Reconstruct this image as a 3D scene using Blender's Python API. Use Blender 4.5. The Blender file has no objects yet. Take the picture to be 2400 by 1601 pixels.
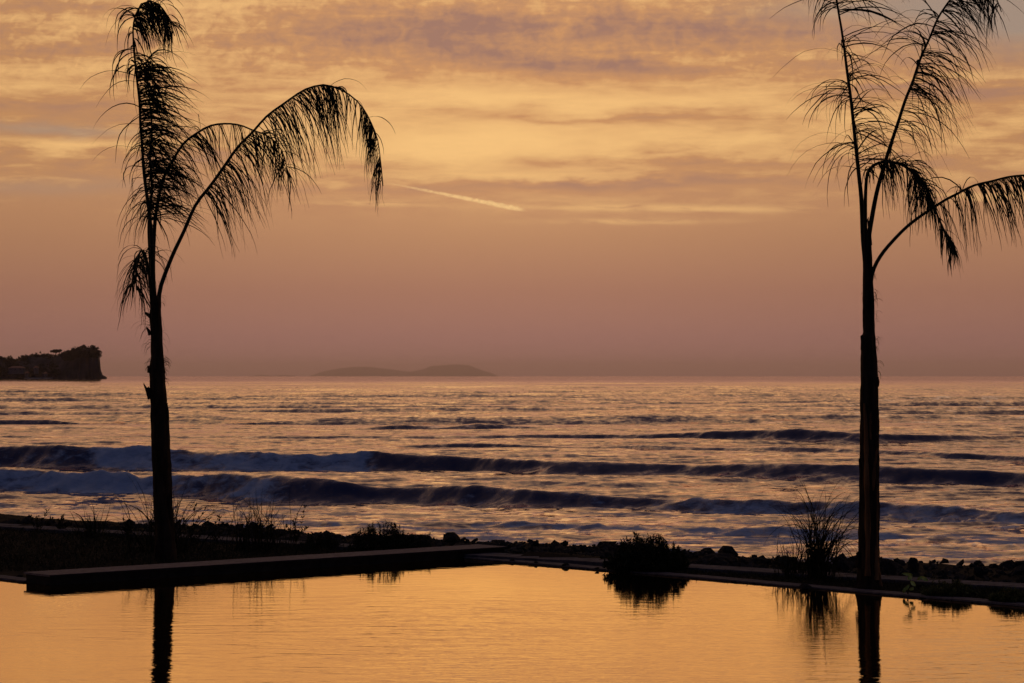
import bpy, math, random
import numpy as np
from mathutils import Vector, noise as mnoise

rnd = random.Random(11)
scn = bpy.context.scene
col = scn.collection
R = math.radians

# ------------------------------------------------------------------ camera
F = 5743.0            # focal length in pixels of the 2400 px wide photograph
Y0 = 876.0            # eye level row
CAMZ = 2.3            # eye above the pool water (z = 0)
SEA = -1.5
ER = 6371000.0
cam = bpy.data.cameras.new('camera')
cam.sensor_width = 36.0
cam.lens = 36.0 * F / 2400.0
cam.shift_y = (Y0 - 800.5) / 2400.0
cam.clip_start = 0.2
cam.clip_end = 400000.0
cam.dof.use_dof = True
cam.dof.focus_distance = 28.0
cam.dof.aperture_fstop = 13.0
camo = bpy.data.objects.new('camera', cam)
camo.location = (0, 0, CAMZ)
camo.rotation_euler = (R(90), 0, 0)
col.objects.link(camo)
scn.camera = camo

# ------------------------------------------------------------------ view
scn.view_settings.view_transform = 'Standard'
scn.view_settings.look = 'None'
scn.view_settings.exposure = 0.0
scn.view_settings.gamma = 1.0
scn.cycles.max_bounces = 6
scn.cycles.volume_bounces = 0

# ------------------------------------------------------------------ node expression helper
class E:
    """a scalar socket in a node tree with arithmetic"""
    def __init__(s, t, sock): s.t, s.k = t, sock
    def _m(s, op, *a, clamp=False):
        n = s.t.nodes.new('ShaderNodeMath'); n.operation = op; n.use_clamp = clamp
        for i, v in enumerate((s,) + a):
            if isinstance(v, E): s.t.links.new(v.k, n.inputs[i])
            else: n.inputs[i].default_value = v
        return E(s.t, n.outputs[0])
    def __add__(s, o): return s._m('ADD', o)
    __radd__ = __add__
    def __sub__(s, o): return s._m('SUBTRACT', o)
    def __rsub__(s, o): return (s * -1.0) + o
    def __mul__(s, o): return s._m('MULTIPLY', o)
    __rmul__ = __mul__
    def __truediv__(s, o): return s._m('DIVIDE', o)
    def pow(s, o): return s._m('POWER', o)
    def exp(s): return s._m('EXPONENT')
    def max(s, o): return s._m('MAXIMUM', o)
    def min(s, o): return s._m('MINIMUM', o)
    def clamp(s): return s._m('ADD', 0.0, clamp=True)

def ss(e, a, b):                       # smoothstep
    n = e.t.nodes.new('ShaderNodeMapRange'); n.interpolation_type = 'SMOOTHSTEP'
    e.t.links.new(e.k, n.inputs[0]); n.inputs[1].default_value = a; n.inputs[2].default_value = b
    return E(e.t, n.outputs[0])
def combine(t, x, y, z):
    n = t.nodes.new('ShaderNodeCombineXYZ')
    for i, v in enumerate((x, y, z)):
        if isinstance(v, E): t.links.new(v.k, n.inputs[i])
        else: n.inputs[i].default_value = v
    return n.outputs[0]
def separate(t, v):
    n = t.nodes.new('ShaderNodeSeparateXYZ'); t.links.new(v, n.inputs[0])
    return [E(t, o) for o in n.outputs]
def noise_n(t, vec, scale=1.0, detail=4.0, rough=0.55, dist=0.0):
    n = t.nodes.new('ShaderNodeTexNoise'); t.links.new(vec, n.inputs['Vector'])
    n.inputs['Scale'].default_value = scale; n.inputs['Detail'].default_value = detail
    n.inputs['Roughness'].default_value = rough; n.inputs['Distortion'].default_value = dist
    return E(t, n.outputs['Fac'])
def ramp(t, e, stops):
    n = t.nodes.new('ShaderNodeValToRGB'); t.links.new(e.k, n.inputs[0])
    cr = n.color_ramp
    while len(cr.elements) < len(stops): cr.elements.new(0.5)
    for el, (p, c) in zip(cr.elements, stops):
        el.position = p; el.color = (*c, 1)
    return n.outputs[0]
def mix(t, f, a, b, mode='MIX'):
    n = t.nodes.new('ShaderNodeMix'); n.data_type = 'RGBA'; n.blend_type = mode
    for i, v in ((0, f), (6, a), (7, b)):
        if isinstance(v, E): t.links.new(v.k, n.inputs[i])
        elif isinstance(v, bpy.types.NodeSocket): t.links.new(v, n.inputs[i])
        elif isinstance(v, tuple): n.inputs[i].default_value = (*v, 1)
        else: n.inputs[i].default_value = v
    return n.outputs[2]

# ------------------------------------------------------------------ world: dusk sky with lit cloud streaks
def build_sky():
    w = bpy.data.worlds.new('World'); scn.world = w; w.use_nodes = True
    t = w.node_tree; t.nodes.clear()
    tc = t.nodes.new('ShaderNodeTexCoord')
    D = tc.outputs['Generated']
    x, y, z = separate(t, D)
    el = z._m('ARCSINE')
    az = x._m('ARCTAN2', y)
    U = az * F                         # "pixels" right of the view axis, 1 px = 1/5743 rad
    V = el * F                         # "pixels" above eye level
    # flowing warp so streaks are ragged
    wv = combine(t, x * 9.0, y * 9.0, z * 34.0)
    n1 = noise_n(t, wv, 1.0, 5.0, 0.6)
    wv2 = combine(t, x * 34.0, y * 34.0, z * 120.0)
    n2 = noise_n(t, wv2, 1.0, 5.0, 0.62)
    wv3 = combine(t, x * 36.0, y * 36.0, z * 290.0)
    n3 = noise_n(t, wv3, 1.0, 5.0, 0.62, 0.7)
    Vw = V + (n1 - 0.5) * 90.0 + (n2 - 0.5) * 42.0
    Vt = V + (n3 - 0.5) * 7.0 + (n2 - 0.5) * 8.0
    Uw = U + (n1 - 0.5) * 260.0 + (n3 - 0.5) * 60.0
    def streak(px, py, su, sv, amp, slope=0.0):
        du = Uw - (px - 1200.0)
        dv = (Vw if sv > 7 else Vt) - (Y0 - py)
        if slope: dv = dv - du * (-slope)
        a = du * (1.0 / su); b = dv * (1.0 / sv)
        g_ = ((a * a + b * b) * -1.0).exp() * amp
        return g_ * ss(n3 * 0.6 + n2 * 0.4, 0.36, 0.56) if sv <= 7 else g_
    S = None
    for s in SKY_STREAKS:
        g = streak(*s); S = g if S is None else S + g
    cloudy = ss(V, 330.0, 520.0)       # clear hazy air below
    tex = (n1 - 0.5) * 1.3 + (n2 - 0.5) * 1.7 + (n3 - 0.5) * 1.15
    n4 = noise_n(t, combine(t, x * 150.0, y * 150.0, z * 190.0), 1.0, 3.0, 0.6, 0.6)
    S = S + tex * cloudy * 0.85 + (n4 - 0.5) * ss(V, 600.0, 780.0) * 1.25
    cool = None
    for s in SKY_COOL:
        g = streak(*s); cool = g if cool is None else cool + g
    te = (el * (2 / math.pi)).max(0.0).pow(0.5)
    base = ramp(t, te, SKY_WEST)
    lit = 1.0 - (S.max(0.0) * -1.55).exp()
    shade = (S * -1.25).max(0.0).min(1.0)
    lat = (U + 30.0) * (1.0 / 820.0)
    lat = ((lat * lat) * -1.0).exp() * 0.18 + 0.90      # the glow of the hidden sun
    base = mix(t, 1.0, base, combine(t, lat, lat, lat), 'MULTIPLY')
    west = mix(t, lit, base, (1.0, 0.595, 0.225))
    west = mix(t, shade * 0.92, west, (0.350, 0.188, 0.142))
    west = mix(t, (cool * 1.0).max(0.0).min(1.0), west, (0.37, 0.27, 0.205))
    east = ramp(t, te, SKY_EAST)
    f = ss(y, -0.55, 0.75)
    c = mix(t, f, east, west)
    bg = t.nodes.new('ShaderNodeBackground'); t.links.new(c, bg.inputs[0]); bg.inputs[1].default_value = 1.0
    out = t.nodes.new('ShaderNodeOutputWorld'); t.links.new(bg.outputs[0], out.inputs[0])

def te_of(py): return math.sqrt(max(0.0, (Y0 - py) / F) * 2 / math.pi)
SKY_WEST = [
    (0.0, (0.33, 0.160, 0.145)),
    (te_of(790), (0.345, 0.162, 0.130)),
    (te_of(683), (0.385, 0.178, 0.114)),
    (te_of(560), (0.465, 0.225, 0.116)),
    (te_of(450), (0.55, 0.272, 0.126)),
    (te_of(345), (0.58, 0.285, 0.118)),
    (te_of(205), (0.585, 0.285, 0.120)),
    (te_of(20), (0.585, 0.288, 0.126)),
    (0.40, (0.42, 0.24, 0.13)),
    (0.53, (0.20, 0.14, 0.14)),
    (0.70, (0.065, 0.07, 0.125)),
    (1.0, (0.030, 0.042, 0.095)),
]
SKY_EAST = [(0.0, (0.026, 0.026, 0.042)), (0.45, (0.024, 0.034, 0.075)), (1.0, (0.030, 0.042, 0.095))]
# px, py, half width, half height, strength (+ lit / - shaded), slope
SKY_STREAKS = [
    (1180, 280, 560, 190, 0.26, 0.0), (1130, 335, 420, 40, 0.80, 0.0), (1150, 235, 460, 24, 0.75, 0.03), (1120, 345, 120, 55, 0.45, 0.0),
    (260, 70, 330, 20, 0.30, 0.02), (330, 165, 240, 14, 0.26, 0.0), (2050, 130, 260, 14, 0.25, -0.03), (150, 352, 230, 14, 0.55, 0.0), (2260, 203, 170, 13, 0.5, -0.02), (520, 20, 420, 26, 0.35, 0.0),
    (1560, 489, 270, 7, 0.5, 0.012), (1480, 520, 190, 6, 0.34, 0.0), (860, 478, 110, 6, 0.30, 0.01),
    (2310, 462, 150, 9, 0.38, -0.03), (1750, 225, 260, 18, 0.38, -0.05), (1180, 412, 260, 10, 0.34, 0.0),
    (2150, 290, 320, 34, 0.24, 0.0), (1700, 330, 350, 28, 0.26, 0.0), (100, 205, 190, 12, 0.28, 0.02),
    (700, 290, 260, 40, 0.22, 0.0), (450, 130, 260, 30, 0.18, 0.0),
    (1150, 62, 440, 36, -0.62, 0.02), (1380, 150, 400, 28, -0.72, 0.03), (1720, 70, 260, 42, -0.62, 0.0),
    (1000, 110, 320, 34, -0.5, 0.02), (1330, 292, 260, 9, -0.5, -0.02), (150, 130, 230, 15, -0.42, -0.02), (1460, 432, 380, 11, -0.55, 0.0),
    (2080, 216, 220, 8, -0.55, -0.03), (2340, 238, 130, 12, -0.40, 0.0), (60, 262, 190, 20, -0.40, 0.0),
    (1750, 385, 330, 10, -0.35, 0.0), (250, 40, 230, 13, -0.28, 0.02), (700, 215, 200, 14, -0.25, 0.02),
    (900, 445, 330, 12, -0.25, 0.0), (2200, 120, 180, 26, -0.35, 0.0),
]
SKY_COOL = [(2370, 50, 340, 90, 1.25, 0.05), (130, 318, 210, 15, 0.62, 0.0), (110, 448, 260, 20, 0.30, 0.0), (1950, 30, 200, 30, 0.45, 0.0)]
build_sky()

sun = bpy.data.lights.new('sun', 'SUN')
sun.energy = 0.04; sun.color = (1.0, 0.72, 0.42); sun.angle = R(40)
suno = bpy.data.objects.new('sun', sun); col.objects.link(suno)
suno.rotation_euler = (R(90 - 5.3), 0, R(180 + 0.5))     # shines from the glow over the sea
suno.location = (0, 40, 30)

# ------------------------------------------------------------------ materials
def mat(name):
    m = bpy.data.materials.new(name); m.use_nodes = True
    t = m.node_tree; b = t.nodes['Principled BSDF']
    return m, t, b
def coords(t, kind='Object'):
    return t.nodes.new('ShaderNodeTexCoord').outputs[kind]
def bump(t, b, h, strength=0.5, dist=0.05):
    n = t.nodes.new('ShaderNodeBump'); n.inputs['Strength'].default_value = strength
    n.inputs['Distance'].default_value = dist
    t.links.new(h.k if isinstance(h, E) else h, n.inputs['Height']); t.links.new(n.outputs[0], b.inputs['Normal'])
def rough_mat(name, c1, c2, scale, rough=0.85, bs=0.4, bd=0.02, spec=0.25, stretch=(1, 1, 1)):
    m, t, b = mat(name)
    v = t.nodes.new('ShaderNodeMapping'); t.links.new(coords(t), v.inputs[0]); v.inputs['Scale'].default_value = stretch
    n = noise_n(t, v.outputs[0], scale, 6.0, 0.65)
    t.links.new(mix(t, ss(n, 0.35, 0.68), c1, c2), b.inputs['Base Color'])
    b.inputs['Roughness'].default_value = rough; b.inputs['Specular IOR Level'].default_value = spec
    bump(t, b, n, bs, bd)
    return m

M = {}
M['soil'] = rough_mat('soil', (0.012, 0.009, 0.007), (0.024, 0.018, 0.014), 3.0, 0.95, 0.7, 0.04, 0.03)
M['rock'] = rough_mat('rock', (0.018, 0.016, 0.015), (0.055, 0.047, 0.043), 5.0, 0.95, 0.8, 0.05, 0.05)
M['stone'] = rough_mat('pale_stone', (0.075, 0.063, 0.066), (0.13, 0.108, 0.11), 9.0, 0.9, 0.25, 0.006, 0.08)
M['paving'] = rough_mat('paving', (0.075, 0.065, 0.068), (0.14, 0.12, 0.125), 6.0, 0.95, 0.25, 0.006, 0.04)
M['weed_leaf'] = rough_mat('weed_leaf', (0.05, 0.055, 0.014), (0.15, 0.14, 0.04), 9.0, 0.7, 0.1, 0.004, 0.1)
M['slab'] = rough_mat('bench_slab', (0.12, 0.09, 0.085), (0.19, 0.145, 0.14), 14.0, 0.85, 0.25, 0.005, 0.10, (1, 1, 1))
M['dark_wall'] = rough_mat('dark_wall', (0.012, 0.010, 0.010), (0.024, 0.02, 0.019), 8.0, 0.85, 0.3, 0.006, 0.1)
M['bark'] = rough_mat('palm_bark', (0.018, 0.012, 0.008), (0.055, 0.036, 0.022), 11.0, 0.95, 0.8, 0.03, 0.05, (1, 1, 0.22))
M['lamp_tinted_bare_wood'] = rough_mat('lamp_tinted_bare_wood', (0.09, 0.042, 0.017), (0.24, 0.115, 0.045), 9.0, 0.8, 0.7, 0.02, 0.1, (1, 1, 0.16))  # exposed wood whose brown also carries painted warm lamp light
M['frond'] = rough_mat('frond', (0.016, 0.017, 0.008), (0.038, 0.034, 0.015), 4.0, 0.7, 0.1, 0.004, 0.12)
M['dry_frond'] = rough_mat('dry_frond', (0.045, 0.03, 0.015), (0.085, 0.055, 0.026), 4.0, 0.8, 0.1, 0.004, 0.1)
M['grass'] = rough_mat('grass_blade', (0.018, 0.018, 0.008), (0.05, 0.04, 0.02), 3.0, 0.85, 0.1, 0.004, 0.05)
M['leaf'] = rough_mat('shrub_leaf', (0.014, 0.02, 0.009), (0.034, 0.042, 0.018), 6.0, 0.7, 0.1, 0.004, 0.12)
M['lamp_tinted_green_leaf'] = rough_mat('lamp_tinted_green_leaf', (0.38, 0.46, 0.10), (0.62, 0.68, 0.20), 12.0, 0.5, 0.2, 0.004, 0.3)  # leaf colour raised to stand in for light from an unseen lamp
M['cliff'] = rough_mat('cliff', (0.024, 0.022, 0.023), (0.062, 0.054, 0.055), 0.09, 0.95, 0.6, 2.0, 0.1, (1, 1, 0.5))
M['far_leaf'] = rough_mat('far_wood', (0.012, 0.013, 0.008), (0.026, 0.025, 0.014), 0.15, 0.95, 0.3, 1.0, 0.05)
M['plaster'] = rough_mat('plaster', (0.085, 0.075, 0.08), (0.13, 0.115, 0.12), 0.6, 0.85, 0.1, 0.02, 0.2)
M['roof'] = rough_mat('roof_tile', (0.20, 0.09, 0.06), (0.28, 0.13, 0.08), 1.2, 0.85, 0.2, 0.03, 0.2)
M['sand'] = rough_mat('sand', (0.34, 0.29, 0.24), (0.44, 0.38, 0.31), 0.3, 0.9, 0.1, 0.05, 0.1)
M['glass'] = rough_mat('window_glass', (0.02, 0.02, 0.025), (0.03, 0.03, 0.035), 1.0, 0.15, 0.05, 0.01, 0.5)

def make_water(name, deep, ir, foam):
    m, t, b = mat(name)
    P = coords(t)
    x, y, z = separate(t, P)
    b.inputs['Base Color'].default_value = (*deep, 1)
    b.inputs['Roughness'].default_value = 0.06
    b.inputs['IOR'].default_value = ir
    return m, t, b, x, y, z
# sea
m, t, b, x, y, z = make_water('sea_water', (0.011, 0.026, 0.078), 1.333, True)
def vm(t, op, a, b_):
    n = t.nodes.new('ShaderNodeVectorMath'); n.operation = op
    for k, v in ((0, a), (1, b_)):
        if v is None: continue
        if isinstance(v, bpy.types.NodeSocket): t.links.new(v, n.inputs[k])
        else: n.inputs[k].default_value = v
    return n.outputs[0]
def wave_normal(t, layers):
    geo = t.nodes.new('ShaderNodeNewGeometry')
    acc = geo.outputs['Normal']
    for vec, detail, ax, ay in layers:
        n = t.nodes.new('ShaderNodeTexNoise'); t.links.new(vec, n.inputs['Vector']); n.inputs['Scale'].default_value = 1.0
        n.inputs['Detail'].default_value = detail; n.inputs['Roughness'].default_value = 0.55; n.inputs['Distortion'].default_value = 0.4
        c = vm(t, 'MULTIPLY', vm(t, 'SUBTRACT', n.outputs['Color'], (0.5, 0.5, 0.5)), combine(t, CALM, CALM, CALM))
        acc = vm(t, 'ADD', acc, vm(t, 'MULTIPLY', c, (ax, ay, 0.0)))
    return vm(t, 'NORMALIZE', acc, None)
DIST = (x * x + y * y).pow(0.5)
CALM = 1.0 - ss(DIST, 130.0, 1500.0) * 0.86
NRM = wave_normal(t, [(combine(t, x * 1.7, y * 0.50, 12.0), 3.0, 0.13, 0.30), (combine(t, x * 0.45, y * 0.075, 15.0), 3.0, 0.05, 0.24), (combine(t, x * 2.2, y * 3.0, 0.0), 3.0, 0.30, 0.46), (combine(t, x * 0.55, y * 1.0, 4.0), 3.0, 0.26, 0.46),
                      (combine(t, x * 0.13, y * 0.26, 9.0), 3.0, 0.08, 0.17), (combine(t, x * 0.016, y * 0.05, 2.0), 3.0, 0.03, 0.11)])
fa = t.nodes.new('ShaderNodeAttribute'); fa.attribute_name = 'foam'
fm = E(t, fa.outputs['Fac'])
fn = noise_n(t, combine(t, x * 1.2, y * 1.0, z * 3.0), 1.6, 6.0, 0.7, 0.5)
fmask = ss(fm + (fn - 0.5) * 1.5, 0.34, 1.0)
fo = t.nodes.new('ShaderNodeBsdfDiffuse')
t.links.new(NRM, fo.inputs['Normal'])
t.links.new(mix(t, fn, (0.11, 0.18, 0.30), (0.48, 0.60, 0.78)), fo.inputs[0])
mx = t.nodes.new('ShaderNodeMixShader')
gl = t.nodes.new('ShaderNodeBsdfGlossy'); gl.inputs['Roughness'].default_value = 0.05
gl.inputs['Color'].default_value = (0.96, 0.85, 0.83, 1)
t.links.new(NRM, gl.inputs['Normal'])
b.inputs['Specular IOR Level'].default_value = 0.0
lw = t.nodes.new('ShaderNodeLayerWeight'); lw.inputs[0].default_value = 0.5
t.links.new(NRM, lw.inputs['Normal'])
ms = t.nodes.new('ShaderNodeMixShader')
t.links.new((E(t, lw.outputs['Facing']).pow(5.4) * 0.97 + 0.02).k, ms.inputs[0])
t.links.new(b.outputs[0], ms.inputs[1]); t.links.new(gl.outputs[0], ms.inputs[2])
t.links.new((fmask * 0.9).k, mx.inputs[0]); t.links.new(ms.outputs[0], mx.inputs[1]); t.links.new(fo.outputs[0], mx.inputs[2])
t.links.new(mx.outputs[0], t.nodes['Material Output'].inputs[0])
M['sea'] = m
# pool: very small wind ripples, long across the view
m, t, b, x, y, z = make_water('pool_water', (0.012, 0.013, 0.012), 1.62, False)
wob = noise_n(t, combine(t, x * 0.35, y * 0.35, 0.0), 1.0, 2.0, 0.5)
patch = noise_n(t, combine(t, x * 0.25, y * 0.14, 3.0), 1.0, 2.0, 0.5)
v1 = combine(t, x * 1.7 + y * 0.5, y * 5.2 + wob * 4.0, 0.0)
v2 = combine(t, x * 5.5, y * 15.0, 0.0)
h = noise_n(t, v1, 1.0, 3.0, 0.5, 0.5) * 0.85 * (ss(patch, 0.34, 0.66) * 1.15 + 0.22) + noise_n(t, v2, 1.0, 2.0, 0.5, 0.3) * 0.24
gl = t.nodes.new('ShaderNodeBsdfGlossy'); gl.inputs['Roughness'].default_value = 0.02
gl.inputs['Color'].default_value = (1.0, 0.78, 0.50, 1)
h = h * (ss(y * -1.0, -29.5, -18.0) * 0.86 + 0.13)
bump(t, gl, h, 1.0, 0.0078)
b.inputs['Specular IOR Level'].default_value = 0.0
b.inputs['Base Color'].default_value = (0.010, 0.010, 0.008, 1)
lw = t.nodes.new('ShaderNodeLayerWeight'); lw.inputs[0].default_value = 0.5
mx = t.nodes.new('ShaderNodeMixShader')
t.links.new((E(t, lw.outputs['Facing']).pow(1.5) * 0.96 + 0.03).k, mx.inputs[0])
t.links.new(b.outputs[0], mx.inputs[1]); t.links.new(gl.outputs[0], mx.inputs[2])
t.links.new(mx.outputs[0], t.nodes['Material Output'].inputs[0])
M['pool'] = m

# ------------------------------------------------------------------ geometry helpers
def obj(name, me, material, parent=None, kind=None, smooth=False):
    o = bpy.data.objects.new(name, me); col.objects.link(o)
    if material is not None and not me.materials: me.materials.append(material)
    if parent is not None: o.parent = parent
    if kind: o['kind'] = kind
    if smooth:
        me.polygons.foreach_set('use_smooth', [True] * len(me.polygons))
    return o
def tag(o, label=None, cat=None, group=None, kind=None):
    if label: o['label'] = label
    if cat: o['category'] = cat
    if group: o['group'] = group
    if kind: o['kind'] = kind
    return o
def empty(name, loc, label, cat, group=None):
    o = bpy.data.objects.new(name, None); col.objects.link(o); o.location = loc
    o.empty_display_size = 0.2
    return tag(o, label, cat, group)

class MB:
    """collects geometry in world space; build() links it as one mesh, relative to its parent"""
    def __init__(s): s.v, s.f = [], []
    def add(s, vs, fs):
        k = len(s.v); s.v.extend(tuple(p) for p in vs); s.f.extend(tuple(i + k for i in f) for f in fs)
    def prism(s, poly, z0, z1):
        n = len(poly)
        vs = [(p[0], p[1], z0) for p in poly] + [(p[0], p[1], z1) for p in poly]
        fs = [tuple(range(n - 1, -1, -1)), tuple(range(n, 2 * n))] + [(i, (i + 1) % n, n + (i + 1) % n, n + i) for i in range(n)]
        s.add(vs, fs)
    def tube(s, pts, rad, n=6, cap=True, wob=None):
        vs, fs = [], []
        m = len(pts)
        ref = Vector((0.13, 1, 0.07)).normalized()
        for i, p in enumerate(pts):
            p = Vector(p)
            a = Vector(pts[max(0, i - 1)]); c = Vector(pts[min(m - 1, i + 1)])
            d = (c - a).normalized()
            u = (ref - d * ref.dot(d))
            if u.length < 1e-3: u = Vector((1, 0, 0)) - d * d.x
            u.normalize(); w = d.cross(u)
            for k in range(n):
                an = 2 * math.pi * k / n
                r = rad[i] * (wob(i, k, p, an) if wob else 1.0)
                vs.append(p + u * (math.cos(an) * r) + w * (math.sin(an) * r))
        for i in range(m - 1):
            for k in range(n):
                fs.append((i * n + k, i * n + (k + 1) % n, (i + 1) * n + (k + 1) % n, (i + 1) * n + k))
        if cap:
            fs.append(tuple(range(n - 1, -1, -1))); fs.append(tuple((m - 1) * n + k for k in range(n)))
        s.add(vs, fs)
    def ribbon(s, pts, wid, side):
        """a folded blade: three points a ring"""
        vs, fs = [], []
        m = len(pts)
        for i, p in enumerate(pts):
            p = Vector(p); a = Vector(pts[max(0, i - 1)]); c = Vector(pts[min(m - 1, i + 1)])
            d = (c - a).normalized()
            u = side - d * side.dot(d)
            if u.length < 1e-3: u = Vector((0, 1, 0.1))
            u.normalize(); nn = d.cross(u)
            w = wid[i]
            vs += [p - u * w, p + nn * (w * 0.5), p + u * w]
        for i in range(m - 1):
            k = i * 3
            fs += [(k, k + 1, k + 4, k + 3), (k + 1, k + 2, k + 5, k + 4)]
        s.add(vs, fs)
    def leaf(s, p, d, length, width, up):
        d = d.normalized(); u = up - d * up.dot(d)
        if u.length < 1e-3: u = Vector((1, 0, 0))
        u.normalize(); sd = d.cross(u)
        q = p + d * length
        s.add([p, p + d * length * 0.45 + sd * width, q, p + d * length * 0.45 - sd * width, p + d * length * 0.45 - u * width * 0.25],
              [(0, 1, 4), (1, 2, 4), (2, 3, 4), (3, 0, 4)])
    def build(s, name, material, parent=None, kind=None, smooth=False):
        me = bpy.data.meshes.new(name)
        off = Vector((0, 0, 0))
        p = parent
        while p is not None: off = off + p.location; p = p.parent
        me.from_pydata([(a - off.x, b_ - off.y, c - off.z) for a, b_, c in s.v], [], s.f)
        return obj(name, me, material, parent, kind, smooth)

def P(px, py, D):            # pixel of the photograph at depth D
    return Vector(((px - 1200) / F * D, D, CAMZ - (py - Y0) / F * D))
def G(px, py, z=0.0):        # pixel of the photograph on the level z
    D = (CAMZ - z) * F / (py - Y0)
    return Vector(((px - 1200) / F * D, D, z))
def smooth_path(pts, n):     # Catmull-Rom, evenly resampled
    pts = [Vector(p) for p in pts]
    q = [pts[0] * 2 - pts[1]] + pts + [pts[-1] * 2 - pts[-2]]
    fine = []
    for i in range(1, len(q) - 2):
        for k in range(12):
            u = k / 12
            fine.append(0.5 * ((2 * q[i]) + (q[i + 1] - q[i - 1]) * u + (2 * q[i - 1] - 5 * q[i] + 4 * q[i + 1] - q[i + 2]) * u * u
                               + (3 * q[i] - q[i - 1] - 3 * q[i + 1] + q[i + 2]) * u ** 3))
    fine.append(pts[-1])
    L = [0]
    for a, c in zip(fine, fine[1:]): L.append(L[-1] + (c - a).length)
    out = []; j = 0
    for i in range(n):
        s = L[-1] * i / (n - 1)
        while j < len(L) - 2 and L[j + 1] < s: j += 1
        u = (s - L[j]) / max(1e-9, L[j + 1] - L[j])
        out.append(fine[j].lerp(fine[j + 1], min(1, u)))
    return out, L[-1]

def vnoise(X, Y, seed):      # numpy value noise
    rs = np.random.RandomState(seed); T = rs.rand(256, 256)
    xi = np.floor(X).astype(int); yi = np.floor(Y).astype(int)
    u = X - xi; v = Y - yi; u = u * u * (3 - 2 * u); v = v * v * (3 - 2 * v)
    a = T[xi & 255, yi & 255]; b_ = T[(xi + 1) & 255, yi & 255]; c = T[xi & 255, (yi + 1) & 255]; d = T[(xi + 1) & 255, (yi + 1) & 255]
    return (a * (1 - u) + b_ * u) * (1 - v) + (c * (1 - u) + d * u) * v
def fbm(X, Y, seed, o=4, g=0.5):
    r = 0; a = 1; tot = 0
    for i in range(o):
        r = r + a * vnoise(X * 2 ** i + 17.3 * i, Y * 2 ** i + 5.1 * i, seed + i); tot += a; a *= g
    return r / tot
def grid_mesh(name, X, Y, Z):
    n, m_ = X.shape
    co = np.stack([X, Y, Z], -1).reshape(-1, 3).astype(np.float32)
    i = np.arange((n - 1) * m_).reshape(n - 1, m_)[:, :-1].ravel()
    fc = np.stack([i, i + 1, i + m_ + 1, i + m_], -1).astype(np.int32)
    me = bpy.data.meshes.new(name)
    me.vertices.add(len(co)); me.vertices.foreach_set('co', co.ravel())
    me.loops.add(fc.size); me.loops.foreach_set('vertex_index', fc.ravel())
    me.polygons.add(len(fc)); me.polygons.foreach_set('loop_start', np.arange(0, fc.size, 4, dtype=np.int32))
    me.polygons.foreach_set('loop_total', np.full(len(fc), 4, dtype=np.int32))
    me.polygons.foreach_set('use_smooth', np.ones(len(fc), dtype=bool))
    me.update(); me.validate()
    return me

# ------------------------------------------------------------------ plan of the terrace
e1 = Vector((-0.665, 0.747, 0)).normalized()      # along the pool rim, away to the left
e2 = Vector((0.747, 0.665, 0)).normalized()       # along the bench, away to the right
BH = 0.116                                        # bench height above the water
A = G(117, 1348, BH); A.z = 0                     # near corner of the bench
BW, BL = 0.55, 6.62
C0 = A + e1 * BW                                  # its far left corner
RIM = G(2400, 1423); RIM.z = 0                    # a point on the right waterline
PATH0 = G(0, 1234, 0.05); PATH1 = G(2390, 1377, 0.05)
pdir = (PATH1 - PATH0); pdir.z = 0; pdir.normalize()
pn = Vector((-pdir.y, pdir.x, 0))                 # towards the sea
if pn.y < 0: pn = -pn
sA = (RIM - A).dot(e2)                            # bench reaches the right rim here

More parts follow.
